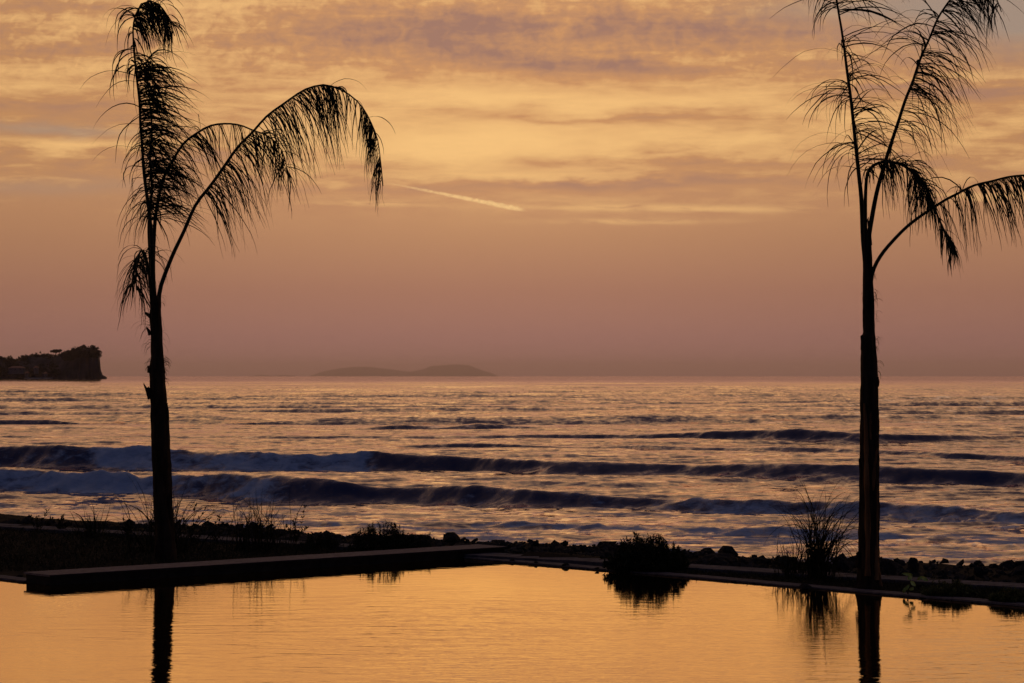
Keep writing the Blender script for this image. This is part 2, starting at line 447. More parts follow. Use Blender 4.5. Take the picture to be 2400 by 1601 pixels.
# ------------------------------------------------------------------ sea
def build_sea():
    rs = np.random.RandomState(5)
    r = list(np.arange(20, 38, 1.0)) + list(np.arange(38, 132, 0.2))
    s = 0.2
    while r[-1] < 420: s *= 1.0068; r.append(r[-1] + s)
    while r[-1] < 2500: r.append(r[-1] * 1.0075)
    while r[-1] < 14000: r.append(r[-1] * 1.03)
    while r[-1] < 80000: r.append(r[-1] * 1.25)
    r = np.array(r)
    half = R(13.3)
    az = np.concatenate([np.linspace(R(-85), -half, 26)[:-1], np.linspace(-half, half, 860), np.linspace(half, R(85), 26)[1:]])
    RR, AZ = np.meshgrid(r, az, indexing='ij')
    X = RR * np.sin(AZ); Y = RR * np.cos(AZ)
    dr = np.gradient(r)[:, None] + 0 * AZ
    dc = RR * np.gradient(az)[None, :]
    Z = np.zeros_like(X)
    # wind chop and swell running ashore
    def fadein(L, sp): return np.clip((L / sp - 2.0) / 2.5, 0, 1)
    for i in range(92):
        swell = i >= 56
        L = 6.0 * (45.0 / 6.0) ** rs.rand() if swell else 0.8 * (7.0 / 0.8) ** rs.rand()
        th = rs.normal(-0.06, 0.10) if swell else rs.normal(-0.08, 0.36)
        kx, ky = math.sin(th) * 2 * math.pi / L, math.cos(th) * 2 * math.pi / L
        a = (0.024 if swell else 0.011) * L / (2 * math.pi)
        ph = rs.rand() * 6.28
        q = kx * X + ky * Y + ph
        near = np.clip((RR - 105) / 160, 0.12, 1) * (1 - 0.86 * np.clip((RR - 300) / 1100, 0, 1)) if swell else 1.0 - 0.85 * np.clip((RR - 350) / 900, 0, 1)
        Z += a * near * (np.sin(q) + 0.22 * np.cos(2 * q)) * fadein(L, dr * abs(math.cos(th)) + dc * abs(math.sin(th)))
    group = 0.55 + 0.9 * fbm(X / 35, Y / 22, 3, 3)
    Z *= group * 1.0
    foam = np.zeros_like(X)
    px = 1200 + F * np.tan(np.clip(az, -1.2, 1.2))
    n1 = (fbm(X / 3.2, Y / 2.2, 21, 4) - 0.5)
    n2 = (fbm(X / 0.9, Y / 0.6, 31, 3) - 0.5)
    def ridge(crest, base, wf, wb, ampx=None, foamx=None, foam_lo=0.0, rag=0.25):
        yc = np.interp(px, *zip(*crest)); yb = np.interp(px, *zip(*base))
        Db = (CAMZ - SEA) * F / (yb - Y0)
        Dc = Db + 1.9 * wf
        hgt = (CAMZ - SEA) - (yc - Y0) / F * Dc
        if ampx: hgt = hgt * np.interp(px, *zip(*ampx))
        rc = Dc / np.cos(np.clip(az, -1.2, 1.2))
        we = np.clip(1.45 * hgt, 0.38, wf)[None, :]
        sdist = RR - rc[None, :] + n1 * wf * 0.6 + n2 * 0.12
        hh = hgt[None, :] * (1 + n1 * 0.26 + n2 * 0.10)
        zf = np.where(sdist < 0, np.exp(-np.abs(sdist / we) ** 2.0), np.exp(-(sdist / wb) ** 2))
        tr = -0.28 * np.exp(-((sdist + 3.2 * we) / (1.5 * we)) ** 2)
        nonlocal_z = hh * (zf + tr)
        fl = 0
        if foamx:
            fx = np.interp(px, *zip(*foamx))[None, :]
            band = np.exp(-((sdist + 0.75 * wf) / (1.05 * wf)) ** 4)
            fl = fx * band * (0.84 + 1.4 * n1 + 0.9 * n2)
        return nonlocal_z, fl, zf
    specs = [
        # the rear breaker, its left half broken
        dict(crest=[(0, 1048), (120, 1042), (230, 1049), (420, 1053), (600, 1060), (760, 1068), (890, 1060), (1000, 1067), (1180, 1074), (1300, 1082), (1500, 1086), (1650, 1090), (1850, 1086), (2010, 1090), (2130, 1096), (2300, 1102), (2400, 1106)],
             base=[(0, 1088), (230, 1092), (600, 1097), (860, 1098), (1100, 1104), (1300, 1113), (1500, 1116), (1700, 1121), (2010, 1130), (2400, 1142)],
             wf=1.25, wb=3.6, foamx=[(0, 0.45), (200, 0.5), (235, 1.1), (500, 1.15), (840, 1.0), (900, 0.1), (1200, 0.22), (1400, 0.05), (2400, 0.1)]),
        # the front breaker
        dict(crest=[(0, 1102), (100, 1107), (290, 1110), (330, 1118), (500, 1114), (640, 1111), (760, 1120), (870, 1140), (960, 1143), (1100, 1138), (1180, 1139), (1300, 1152), (1400, 1158), (1560, 1172), (1800, 1176), (2000, 1180), (2200, 1186), (2400, 1204)],
             base=[(0, 1146), (300, 1152), (600, 1166), (800, 1172), (1000, 1177), (1250, 1190), (1450, 1198), (1700, 1208), (2100, 1222), (2400, 1236)],
             wf=1.1, wb=3.0, foamx=[(0, 1.15), (420, 1.15), (610, 1.05), (690, 0.3), (1000, 0.18), (1280, 0.35), (1400, 0.7), (1700, 0.75), (2000, 0.62), (2150, 0.8), (2400, 0.7)]),
        dict(crest=[(0, 1014), (1080, 1014), (1400, 1010), (1700, 1006), (1860, 1001), (2010, 1008), (2200, 1011), (2400, 1014)],
             base=[(0, 1026), (1400, 1028), (1700, 1032), (2010, 1040), (2400, 1036)], wf=2.2, wb=6.0,
             ampx=[(0, 0.12), (900, 0.25), (1300, 0.5), (1500, 0.45), (1680, 0.85), (1950, 0.8), (2150, 0.55), (2400, 0.5)]),
        dict(crest=[(0, 1046), (900, 1044), (1100, 1036), (1350, 1047), (1500, 1042), (1650, 1050), (1850, 1047), (2000, 1052), (2150, 1058), (2400, 1068)],
             base=[(0, 1056), (1100, 1050), (1500, 1058), (2000, 1068), (2400, 1084)], wf=1.5, wb=4.0,
             ampx=[(0, 0.0), (850, 0.2), (1000, 0.9), (2400, 0.9)]),
        dict(crest=[(0, 999), (830, 1001), (950, 996), (1040, 1001), (1120, 993), (1220, 998), (1400, 1001), (2400, 990)],
             base=[(0, 1006), (950, 1010), (1200, 1008), (1400, 1010), (2400, 998)], wf=2.2, wb=6.0,
             ampx=[(0, 0.2), (250, 0.5), (480, 0.25), (800, 0.3), (930, 1.0), (1180, 1.0), (1300, 0.3), (2400, 0.3)]),
        dict(crest=[(0, 984), (120, 983), (400, 990), (1200, 975), (1500, 972), (2400, 977)],
             base=[(0, 992), (120, 992), (400, 996), (1200, 981), (1500, 979), (2400, 984)], wf=2.4, wb=7.0,
             ampx=[(0, 1.0), (110, 1.0), (200, 0.3), (400, 0.6), (900, 0.2), (1350, 0.8), (1800, 0.4), (2200, 0.8), (2400, 0.5)]),
        # wash running up to the rocks
        dict(crest=[(0, 1180), (400, 1192), (800, 1214), (1200, 1226), (1600, 1240), (2000, 1252), (2400, 1270)],
             base=[(0, 1188), (400, 1202), (800, 1226), (1200, 1238), (1600, 1252), (2000, 1264), (2400, 1284)], wf=0.7, wb=1.6,
             ampx=[(0, 0.5), (300, 0.9), (500, 0.3), (850, 1.0), (1100, 0.4), (1700, 0.9), (2000, 0.5), (2400, 0.9)],
             foamx=[(0, 0.7), (900, 0.9), (1100, 0.5), (1700, 0.8), (2400, 0.8)]),
    ]
    for sp in specs:
        dz, fl, zf = ridge(**sp)
        Z = Z * (1 - 0.75 * np.clip(zf, 0, 1)) + dz
        foam = np.maximum(foam, fl)
    # broken wash between the surf and the shore
    brk = np.clip(foam, 0, 1.1)
    wash = np.clip((82 - RR) / 22, 0, 1) * (RR < 120)
    streaks = fbm(X / 1.5 + n1 * 1.8, Y / 0.62 + X * 0.15, 61, 5, 0.62)
    foam = np.maximum(foam, wash * np.clip((streaks - 0.455) * 7.0, 0, 0.85))
    # veil of old foam just in front of the rear breaker on the left
    Z += wash * (n1 * 0.05 + n2 * 0.07)
    lump = fbm(X / 0.55, Y / 0.45, 71, 3) - 0.45
    Z += (brk + 0.15 * np.clip(foam, 0, 1)) * (n2 * 0.20 + lump * 0.20) * (RR < 130)
    Z += SEA - RR ** 2 / (2 * ER)
    me = grid_mesh('sea', X, Y, Z)
    at = me.attributes.new('foam', 'FLOAT', 'POINT')
    at.data.foreach_set('value', np.clip(foam, 0, 1.2).astype(np.float32).ravel())
    return tag(obj('sea', me, M['sea']), kind='structure')
build_sea()

# ------------------------------------------------------------------ ground: terrace beds, bank, pool floor
def in_pool(X, Y, grow=0.0):
    ax = (X - A.x) * e2.x + (Y - A.y) * e2.y          # along the bench
    ay = (X - A.x) * e1.x + (Y - A.y) * e1.y          # away from the viewer's side
    near = Y > 7.0
    # in front of the bench line up to the right rim, plus the arm to the left of the bench
    front = (ay < 0.0 + grow) & (ax < sA + grow)
    left = (ax < 0.0 + grow)
    return (front | left) & near
def ground_z(X, Y):
    s = (X - PATH0.x) * pn.x + (Y - PATH0.y) * pn.y
    n = fbm(X / 0.8 + 40, Y / 0.8 + 40, 81, 3) - 0.5
    n0 = fbm(X / 3.1 + 40, Y / 3.1 + 40, 85, 3) - 0.5
    z = 0.008 + 0.02 * n * np.clip(s + 0.2, 0, 1) 
    z = np.where(s > 0.3, 0.02 - np.clip((s - 0.3) / 2.2, 0, 1) * 0.20 + n * 0.14 + n0 * 0.18, z)
    z = np.where(s > 4.6, z - (s - 4.6) * 0.42, z)
    return np.maximum(z, -3.0)
def build_ground():
    xs = np.concatenate([-np.geomspace(3000, 24, 14), np.arange(-22, 22, 0.22), np.geomspace(23, 3000, 14)])
    ys = np.concatenate([-np.geomspace(3000, 5, 14), np.arange(-3, 20, 1.0), np.arange(20, 50, 0.22), [52, 56, 62, 75]])
    X, Y = np.meshgrid(xs, ys, indexing='ij')
    X = X.T; Y = Y.T
    Z = ground_z(X, Y)
    Z = np.where(in_pool(X, Y, -0.05), -1.3, Z)
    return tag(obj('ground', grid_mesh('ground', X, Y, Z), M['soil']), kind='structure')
build_ground()

# pool water: one sheet reaching under the copings
def strip(name, pts, material, z0, z1, kind='structure'):
    mb = MB(); mb.prism([(p.x, p.y) for p in pts], z0, z1)
    return tag(mb.build(name, material), kind=kind)
g = 0.12
corner = A + e2 * sA
wl = [A + e1 * 26 + e2 * g, A + e1 * 0.3 + e2 * g, A + e1 * 0.3 + e2 * (sA + g),
      A + e1 * (-22) + e2 * (sA + g), A + e1 * (-22) + e2 * (-16), A + e1 * 26 + e2 * (-16)]
me = bpy.data.meshes.new('pool_water')
me.from_pydata([(p.x, p.y, 0) for p in wl], [], [(0, 1, 2, 3, 4, 5)])
me.validate(); me.update()
if me.polygons[0].normal.z < 0: me.flip_normals()
tag(obj('pool_water', me, M['pool']), kind='structure')

# copings: separate slabs with open joints, on the structure piece they belong to
def coping(name, start, d, nrm, length, width, z0, z1, joint=0.95):
    root = MB()
    a, c = start, start + d * length
    root.prism([(p.x, p.y) for p in (a + nrm * 0.03, c + nrm * 0.03, c + nrm * (width - 0.01), a + nrm * (width - 0.01))], z0, z1 - 0.026)
    base = tag(root.build(name, M['stone']), kind='structure')
    k = 0; s = 0.0
    while s < length - 0.05:
        L = min(joint, length - s) - 0.008
        mb = MB(); dz = rnd.uniform(-0.002, 0.002); dn = rnd.uniform(-0.004, 0.004)
        q = [start + d * s + nrm * dn, start + d * (s + L) + nrm * dn, start + d * (s + L) + nrm * (width + dn), start + d * s + nrm * (width + dn)]
        mb.prism([(p.x, p.y) for p in q], z1 - 0.017, z1 + dz)
        mb.build('coping_stone', M['stone'], base)
        s += joint; k += 1
    return base
# right rim, from the bench forward to the right
coping('pool_coping', A + e2 * sA + e1 * (-0.01), -e1, e2, 13.5, 0.24, -0.30, 0.020)
# left rim, from the bench's far corner away to the left
coping('pool_coping', C0 + e1 * 0.004, e1, e2, 9.0, 0.22, -0.30, 0.020)

# seaside path: pale strip of slabs
def path_strip():
    base = MB()
    W = 0.46
    p0 = PATH0 - pdir * 4.0
    L = (PATH1 - PATH0).length + 8.0
    q = [p0, p0 + pdir * L, p0 + pdir * L + pn * W, p0 + pn * W]
    base.prism([(p.x, p.y) for p in q], -0.2, 0.035)
    b = tag(base.build('path', M['paving']), kind='structure')
    s = 0.0
    while s < L:
        mb = MB(); dz = rnd.uniform(-0.003, 0.003)
        a = p0 + pdir * s - pn * 0.004; c = p0 + pdir * (s + 0.79) - pn * 0.004
        mb.prism([(p.x, p.y) for p in (a, c, c + pn * (W + 0.008), a + pn * (W + 0.008))], 0.036, 0.052 + dz)
        mb.build('paving_slab', M['paving'], b)
        s += 0.8
path_strip()

# low bench wall standing in the pool's corner
bench = empty('bench_wall', (A.x, A.y, 0), 'long low dark bench wall with a pale cap along the edge of the pool', 'bench')
mb = MB()
i = 0.02
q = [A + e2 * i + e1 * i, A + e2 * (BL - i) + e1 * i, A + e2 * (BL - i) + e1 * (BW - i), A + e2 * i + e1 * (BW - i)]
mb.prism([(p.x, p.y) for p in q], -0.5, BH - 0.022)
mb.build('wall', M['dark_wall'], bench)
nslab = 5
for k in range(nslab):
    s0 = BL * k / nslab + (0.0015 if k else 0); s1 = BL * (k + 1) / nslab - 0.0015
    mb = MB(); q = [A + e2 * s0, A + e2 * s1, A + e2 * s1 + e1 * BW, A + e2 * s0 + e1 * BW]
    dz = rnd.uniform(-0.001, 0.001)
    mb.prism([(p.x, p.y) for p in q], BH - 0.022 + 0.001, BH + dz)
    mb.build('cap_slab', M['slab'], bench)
    mb = MB(); q = [A + e2 * s0 - e1 * 0.004, A + e2 * s1 - e1 * 0.004, A + e2 * s1 - e1 * 0.0005, A + e2 * s0 - e1 * 0.0005]
    mb.prism([(p.x, p.y) for p in q], BH - 0.03, BH - 0.004)
    mb.build('edge_strip', M['dark_wall'], bench)

# ------------------------------------------------------------------ boulders of the shore bank
def rock_mesh(seed, sub=2):
    import bmesh
    bm = bmesh.new(); bmesh.ops.create_icosphere(bm, subdivisions=sub, radius=1.0)
    o = Vector((seed * 7.3, seed * 3.1, seed))
    for v in bm.verts:
        p = v.co.normalized()
        k = 1 + 0.55 * mnoise.noise(p * 1.1 + o) + 0.28 * mnoise.noise(p * 2.6 + o)
        v.co = Vector((p.x * k * 1.15, p.y * k, p.z * k * 0.72))
        # flat broken sides
        for j in range(4):
            nrm = Vector((math.sin(seed * 5 + j * 1.7), math.cos(seed * 3 + j * 2.3), math.sin(seed + j * 2.9))).normalized()
            dd = v.co.dot(nrm) - 0.72
            if dd > 0: v.co -= nrm * dd * 0.9
    me = bpy.data.meshes.new('boulder'); bm.to_mesh(me); bm.free()
    me.materials.append(M['rock'])
    return me
rocks = [rock_mesh(k + 1) for k in range(9)]
rlabel = 'dark boulder in the low rock bank between the terrace path and the surf'
def shore_point(s_along, s_out): return PATH0 + pdir * s_along + pn * s_out
nrock = 0
Lsh = (PATH1 - PATH0).length
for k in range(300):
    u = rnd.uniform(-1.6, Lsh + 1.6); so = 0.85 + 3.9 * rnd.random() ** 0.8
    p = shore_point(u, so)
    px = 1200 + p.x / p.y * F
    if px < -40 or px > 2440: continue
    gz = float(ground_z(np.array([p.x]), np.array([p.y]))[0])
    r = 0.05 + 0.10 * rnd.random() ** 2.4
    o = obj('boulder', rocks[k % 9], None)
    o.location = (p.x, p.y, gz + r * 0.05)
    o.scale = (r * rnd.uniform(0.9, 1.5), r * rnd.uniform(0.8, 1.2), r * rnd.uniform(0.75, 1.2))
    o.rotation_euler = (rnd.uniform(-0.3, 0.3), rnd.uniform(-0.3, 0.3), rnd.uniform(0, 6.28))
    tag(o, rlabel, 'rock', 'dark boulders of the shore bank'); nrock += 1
# rocks that stand clear on the skyline of the bank
for px, py, D, wpx, hpx, lab in [
        (1688, 1297, 31.6, 80, 30, 'broad pointed boulder standing up right of the round shrub'),
        (2142, 1312, 29.4, 24, 26, 'small rounded boulder on top of the bank right of the bare palm trunk'),
        (2294, 1329, 28.6, 24, 22, 'small rounded boulder alone on the skyline of the bank far right'),
        (1976, 1306, 29.8, 46, 40, 'rounded boulder between the tall grass and the palm trunk'),
        (2078, 1314, 29.2, 40, 34, 'dark angular boulder against the right side of the bare palm trunk'),
        (1140, 1275, 33.2, 62, 22, 'dark lumpy rock showing over the far end of the bench cap'),
        (700, 1254, 36.6, 130, 34, 'wide dark rock mound behind the reeds and left of the leafy shrub'),
        (60, 1222, 39.4, 160, 22, 'low wide rock at the left edge of the shore bank'),
        (150, 1226, 38.6, 90, 24, 'dark rock beside the small arching grass tuft on the bank'),
        (1496, 1290, 32.6, 70, 22, 'flat dark rock behind the round shrub')]:
    p = P(px, py, D); sc = D / F
    o = obj('boulder', rocks[rnd.randrange(9)], None)
    hz = hpx * sc * 0.9
    o.location = (p.x, p.y, p.z + 5 * sc - hz * 0.80)
    o.scale = (wpx * sc * 0.5, wpx * sc * 0.45, hz)
    o.rotation_euler = (0, 0, rnd.uniform(-0.4, 0.4))
    tag(o, lab, 'rock')

# fine rubble between the boulders
def rubble():
    r = random.Random(15); mb = MB()
    n = 4200
    pos = [shore_point(r.uniform(-2.0, Lsh + 2.0), 0.55 + 4.6 * r.random()) for k in range(n)]
    gz = ground_z(np.array([p.x for p in pos]), np.array([p.y for p in pos]))
    for p, z in zip(pos, gz):
        q = 0.015 + 0.036 * r.random() ** 2.2; tl = r.uniform(-0.7, 0.7); tm = r.uniform(-0.7, 0.7)
        a = r.uniform(0, 6.28); c_, s_ = math.cos(a) * q, math.sin(a) * q
        k = [r.uniform(0.45, 1.35) for _ in range(8)]
        vs = []
        for i, (ux, uy, uz) in enumerate(((-1, -1, -.5), (1, -1, -.5), (1, 1, -.5), (-1, 1, -.5), (-.7, -.7, .6), (.7, -.7, .6), (.7, .7, .6), (-.7, .7, .6))):
            vs.append((p.x + (ux * c_ - uy * s_) * k[i], p.y + (ux * s_ + uy * c_) * k[i], z + q * 0.4 + (uz + ux * tl + uy * tm) * q * k[i] * 0.9))
        mb.add(vs, [(3, 2, 1, 0), (4, 5, 6, 7), (0, 1, 5, 4), (1, 2, 6, 5), (2, 3, 7, 6), (3, 0, 4, 7)])
    return tag(mb.build('rubble', M['rock']), 'fine dark rubble and stones of the shore bank', 'rubble', kind='stuff')
rubble()

# dark stones lying on the pool rim
for px, py, sp, lab in [
        (1201, 1314, 9, 'dark round stone on the pool rim nearest to the bench end'),
        (1256, 1319, 8, 'second dark round stone on the pool rim from the bench end'),
        (1325, 1325, 11, 'largest dark stone on the pool rim between the bench and the round shrub'),
        (1400, 1333, 7, 'small dark stone on the pool rim just left of the round shrub'),
        (1887, 1376, 20, 'dark mound on the pool rim below the tall grass'),
        (44, 1351, 11, 'dark round stone on the pool rim left of the bench')]:
    p = G(px, py + 1, 0.02); sc = p.y / F
    o = obj('rim_stone', rocks[rnd.randrange(9)], None)
    o.location = (p.x, p.y + 0.05, 0.026); k = sp * sc
    o.scale = (k * 0.75, k * 0.7, k * 0.5); o.rotation_euler = (0, 0, rnd.uniform(0, 6))
    tag(o, lab, 'stone')

# ------------------------------------------------------------------ palms
GRAV = Vector((0, 0, -1))
def droop(p, d, L, n, stiff, wind, r):
    pts = [p.copy()]; d = d.normalized()
    for i in range(n):
        u = (i + 1) / n
        d = (d + (GRAV * (0.55 + 0.75 * u) + wind * (0.3 + u)) * (2.5 / n) / stiff).normalized()
        d = (d + Vector((r.gauss(0, .08), r.gauss(0, .08), r.gauss(0, .06)))).normalized()
        p = p + d * (L / n); pts.append(p.copy())
    return pts
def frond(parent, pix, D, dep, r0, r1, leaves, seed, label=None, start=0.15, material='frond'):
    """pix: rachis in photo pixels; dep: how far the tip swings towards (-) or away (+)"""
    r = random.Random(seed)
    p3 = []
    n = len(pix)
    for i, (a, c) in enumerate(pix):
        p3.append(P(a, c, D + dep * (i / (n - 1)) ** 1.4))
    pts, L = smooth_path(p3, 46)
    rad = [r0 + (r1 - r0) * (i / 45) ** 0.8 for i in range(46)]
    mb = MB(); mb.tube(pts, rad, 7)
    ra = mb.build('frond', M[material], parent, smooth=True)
    if label: ra['label'] = label
    lm = MB()
    for lv in leaves:
        u0, u1, count = lv['u0'], lv['u1'], int(lv['n'] * (1.35 if lv['n'] > 40 else 1.0))
        clump = None
        for k in range(count):
            u = u0 + (u1 - u0) * (k + r.random()) / count
            if mnoise.noise(Vector((u * 26.0, seed * 1.7, u0 * 9))) < -0.16 and r.random() < 0.75: continue
            f = u * 45; i = min(44, int(f)); p = pts[i].lerp(pts[i + 1], f - i)
            t = (pts[i + 1] - pts[max(0, i - 1)]).normalized()
            if clump is None or r.random() < 0.30:
                right = r.random() < lv.get('right', 0.5)
                side = Vector((t.z, 0, -t.x)); side.normalize()
                if not right: side = -side
                an = r.gauss(0, lv.get('spread', 0.6))
                oth = t.cross(side)
                clump = (side * math.cos(an) + oth * math.sin(an))
            d = clump + GRAV * lv.get('down', 0.0) + t * lv.get('fwd', 0.7) * r.uniform(0.4, 1.5) + Vector((r.gauss(0, .22), r.gauss(0, .22), r.gauss(0, .22)))
            taper = math.sin(math.pi * min(1, max(0.06, (u - start + 0.06) / (1.08 - start)))) ** 0.5
            ll = lv['L'] * r.uniform(0.50, 1.22) * (lv['tip'] + (1 - lv['tip']) * taper)
            q = droop(p, d, ll, 8, lv.get('stiff', 1.0) * r.uniform(0.75, 1.35), Vector(lv.get('wind', (0.25, 0, 0))), r)
            w = lv.get('w', 0.0085) * r.uniform(0.5, 1.05)
            wid = [w * (0.7 + 0.3 * min(1, j / 2)) * (1 - (j / 8) ** 1.6) + 0.0011 for j in range(9)]
            if r.random() < 0.02:              # a snapped, folded blade
                kb = r.randrange(3, 6)
                for j in range(kb, 9): q[j] = q[kb - 1] + Vector((r.uniform(-.02, .05), 0, -1)) * (ll / 8) * (j - kb + 1) * 0.9
            lm.ribbon(q, wid, Vector((r.gauss(0, 1), r.gauss(0, 1), r.gauss(0, .4))).normalized())
    lo = lm.build('leaflets', M[material], ra); lo['kind'] = 'stuff'
    return ra
def trunk(parent, prof, D, seed, material):
    """prof: (y, left x, right x) in photo pixels"""
    ys = [q[0] for q in prof]
    pts, rad = [], []
    y = ys[0]
    while y > ys[-1]:
        l = np.interp(-y, [-a for a in ys], [q[1] for q in prof]); r_ = np.interp(-y, [-a for a in ys], [q[2] for q in prof])
        pts.append(P((l + r_) / 2, y, D)); rad.append((r_ - l) / 2 * D / F)
        y -= 5
    def wob(i, k, p, an):
        a = mnoise.noise(Vector((math.cos(an) * 1.6, math.sin(an) * 1.6, p.z * 1.3 + seed)))
        b_ = mnoise.noise(Vector((math.cos(an) * 5, math.sin(an) * 5, p.z * 3.0 + seed)))
        c = mnoise.noise(Vector((seed, an * 0.2, p.z * 14)))
        return 1 + 0.10 * a + 0.14 * b_ + 0.05 * c
    mb = MB(); mb.tube(pts, rad, 26, True, wob)
    return mb.build('trunk', M[material], parent)
def fibre(parent, spots, D, seed):
    r = random.Random(seed); mb = MB()
    for px, py, sgn, n, L in spots:
        for k in range(n):
            p = P(px + r.uniform(-3, 3), py + r.uniform(-14, 14), D - 0.02 + r.uniform(-0.08, 0.05))
            d = Vector((sgn * r.uniform(0.4, 1.0), r.gauss(0, .5), r.uniform(-0.4, 0.8)))
            q = droop(p, d, L * r.uniform(0.4, 1.2) * D / F, 6, r.uniform(0.6, 1.6), Vector((0, 0, 0)), r)
            w = 0.0026 * r.uniform(0.6, 1.6)
            mb.ribbon(q, [w * (1 - j / 7) + 0.0006 for j in range(7)], Vector((r.gauss(0, 1), r.gauss(0, 1), 0.2)).normalized())
    o = mb.build('bark_fibre', M['dry_frond'], parent); o['kind'] = 'stuff'
def stub(parent, a, c, D, w0, w1, material='bark'):
    """a broken leaf base clasping the trunk, from pixel a (low) up to pixel c"""
    p, q = P(*a, D - 0.03), P(*c, D - 0.05)
    mid = p.lerp(q, 0.55) + Vector((0.006, 0, 0))
    mb = MB(); mb.tube([p, mid, q, q + (q - mid) * 0.22 + Vector((0.012, 0, 0))], [w0 * D / F, (w0 * .6 + w1 * .4) * D / F, w1 * D / F, 0.3 * w1 * D / F], 6)
    mb.build('leaf_base', M[material], parent)

DL = 30.0
b0 = P(386, 1311, DL)
palmL = empty('palm_tree', (b0.x, b0.y, 0.0), 'slim dark palm behind the bench, wind-blown fronds and one tall upright frond', 'palm tree')
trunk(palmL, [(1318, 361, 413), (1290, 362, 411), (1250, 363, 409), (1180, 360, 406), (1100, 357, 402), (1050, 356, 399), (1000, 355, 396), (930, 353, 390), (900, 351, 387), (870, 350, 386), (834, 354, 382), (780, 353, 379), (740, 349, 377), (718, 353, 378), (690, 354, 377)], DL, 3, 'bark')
wR = (0.30, 0.0, 0.0)
# long arching frond out to the right
frond(palmL, [(371, 735), (372, 705), (378, 668), (404, 600), (431, 543), (459, 480), (493, 436), (527, 388), (558, 344), (592, 310), (626, 272), (667, 242), (704, 216), (731, 204), (762, 199), (793, 208), (823, 225), (850, 252), (871, 290), (885, 327), (891, 368), (895, 402), (898, 436)],
      DL, -0.9, 0.030, 0.004,
      [dict(u0=0.30, u1=0.72, n=250, L=0.92, tip=0.75, right=0.985, spread=0.7, fwd=0.5, stiff=0.9, down=0.4, wind=(0.14, 0, 0), w=0.0078),
       dict(u0=0.66, u1=0.985, n=215, L=0.58, tip=0.55, right=0.93, spread=0.6, fwd=0.7, stiff=0.62, down=0.45, wind=(0.05, 0, 0), w=0.0066),
       dict(u0=0.42, u1=0.92, n=5, L=0.46, tip=0.9, right=0.05, spread=0.5, fwd=0.7, stiff=1.5, wind=(0.2, 0, 0), w=0.006)], 21,
      'long frond arching far out to the right')
# second, shorter arching frond with a thick stalk
frond(palmL, [(362, 700), (359, 640), (361, 560), (367, 490), (384, 416), (408, 371), (432, 335), (462, 312), (493, 295), (527, 290), (561, 293), (592, 305), (626, 318), (653, 341), (668, 372), (674, 410)],
      DL, 0.8, 0.032, 0.005,
      [dict(u0=0.30, u1=0.60, n=140, L=0.66, tip=0.8, right=0.92, spread=0.8, down=0.3, fwd=0.6, stiff=0.9, wind=(0.15, 0, 0), w=0.008),
       dict(u0=0.55, u1=0.98, n=150, L=0.54, tip=0.6, right=0.94, spread=0.6, down=0.45, fwd=0.6, stiff=0.7, wind=(0.10, 0, 0), w=0.006),
       dict(u0=0.78, u1=0.99, n=60, L=0.66, tip=0.8, right=0.6, spread=0.9, fwd=0.6, stiff=0.9, wind=(0.06, 0, 0), w=0.008)], 22)
# tall upright frond, tip hooked over to the right
frond(palmL, [(358, 700), (357, 620), (354, 540), (350, 500), (338, 409), (333, 341), (329, 290), (327, 238), (319, 170), (314, 112), (312, 68), (319, 31), (336, 8), (357, 3), (378, 16), (397, 46), (409, 84)],
      DL, -0.5, 0.030, 0.006,
      [dict(u0=0.22, u1=0.66, n=235, L=0.80, tip=0.85, right=0.96, spread=0.55, fwd=0.30, stiff=1.9, wind=(0.42, 0, -0.1), w=0.0125),
       dict(u0=0.58, u1=0.86, n=140, L=0.62, tip=0.8, right=0.93, spread=0.9, fwd=0.25, stiff=0.7, wind=(0.16, 0, 0), w=0.0105),
       dict(u0=0.78, u1=0.985, n=160, L=0.52, tip=0.7, right=0.90, spread=0.7, fwd=0.6, stiff=0.8, wind=(0.22, 0, 0), w=0.0085),
       dict(u0=0.30, u1=0.9, n=8, L=0.72, tip=0.9, right=0.0, spread=0.4, fwd=0.5, stiff=1.3, wind=(-0.10, 0, 0), w=0.0072)], 23,
      'tall upright frond with its tip hooked over')
# frond swinging away behind, ragged inner mass
frond(palmL, [(357, 690), (352, 600), (349, 520), (356, 440), (352, 370), (356, 300), (349, 220), (343, 150), (352, 135)],
      DL, 1.4, 0.026, 0.006,
      [dict(u0=0.30, u1=0.97, n=180, L=0.62, tip=0.8, right=0.85, spread=1.0, fwd=0.2, stiff=0.9, wind=(0.28, 0, 0), w=0.0095),
       dict(u0=0.28, u1=0.62, n=60, L=0.58, tip=0.9, right=0.22, spread=0.9, fwd=0.3, stiff=0.7, wind=(-0.03, 0, 0), w=0.0078)], 24)
# short hanging frond low on the left
frond(palmL, [(356, 715), (352, 670), (346, 620), (338, 592), (329, 590), (322, 612), (319, 645), (320, 680)],
      DL, -1.0, 0.022, 0.008,
      [dict(u0=0.35, u1=0.98, n=110, L=0.56, tip=0.9, right=0.3, spread=1.3, fwd=0.3, stiff=0.75, wind=(-0.02, 0, 0), w=0.0085),
       dict(u0=0.4, u1=0.9, n=12, L=0.80, tip=0.9, right=0.0, spread=0.5, fwd=0.5, stiff=1.0, wind=(-0.12, 0, 0), w=0.0065)], 25,
      'short frond hanging in a tuft low on the left')
fibre(palmL, [(352, 850, -1, 14, 22), (384, 850, 1, 26, 26), (383, 880, 1, 16, 20), (353, 800, -1, 8, 34), (352, 770, -1, 9, 46), (378, 790, 1, 5, 40), (350, 740, -1, 8, 36), (376, 700, 1, 5, 26), (372, 668, 1, 5, 14)], DL, 5)
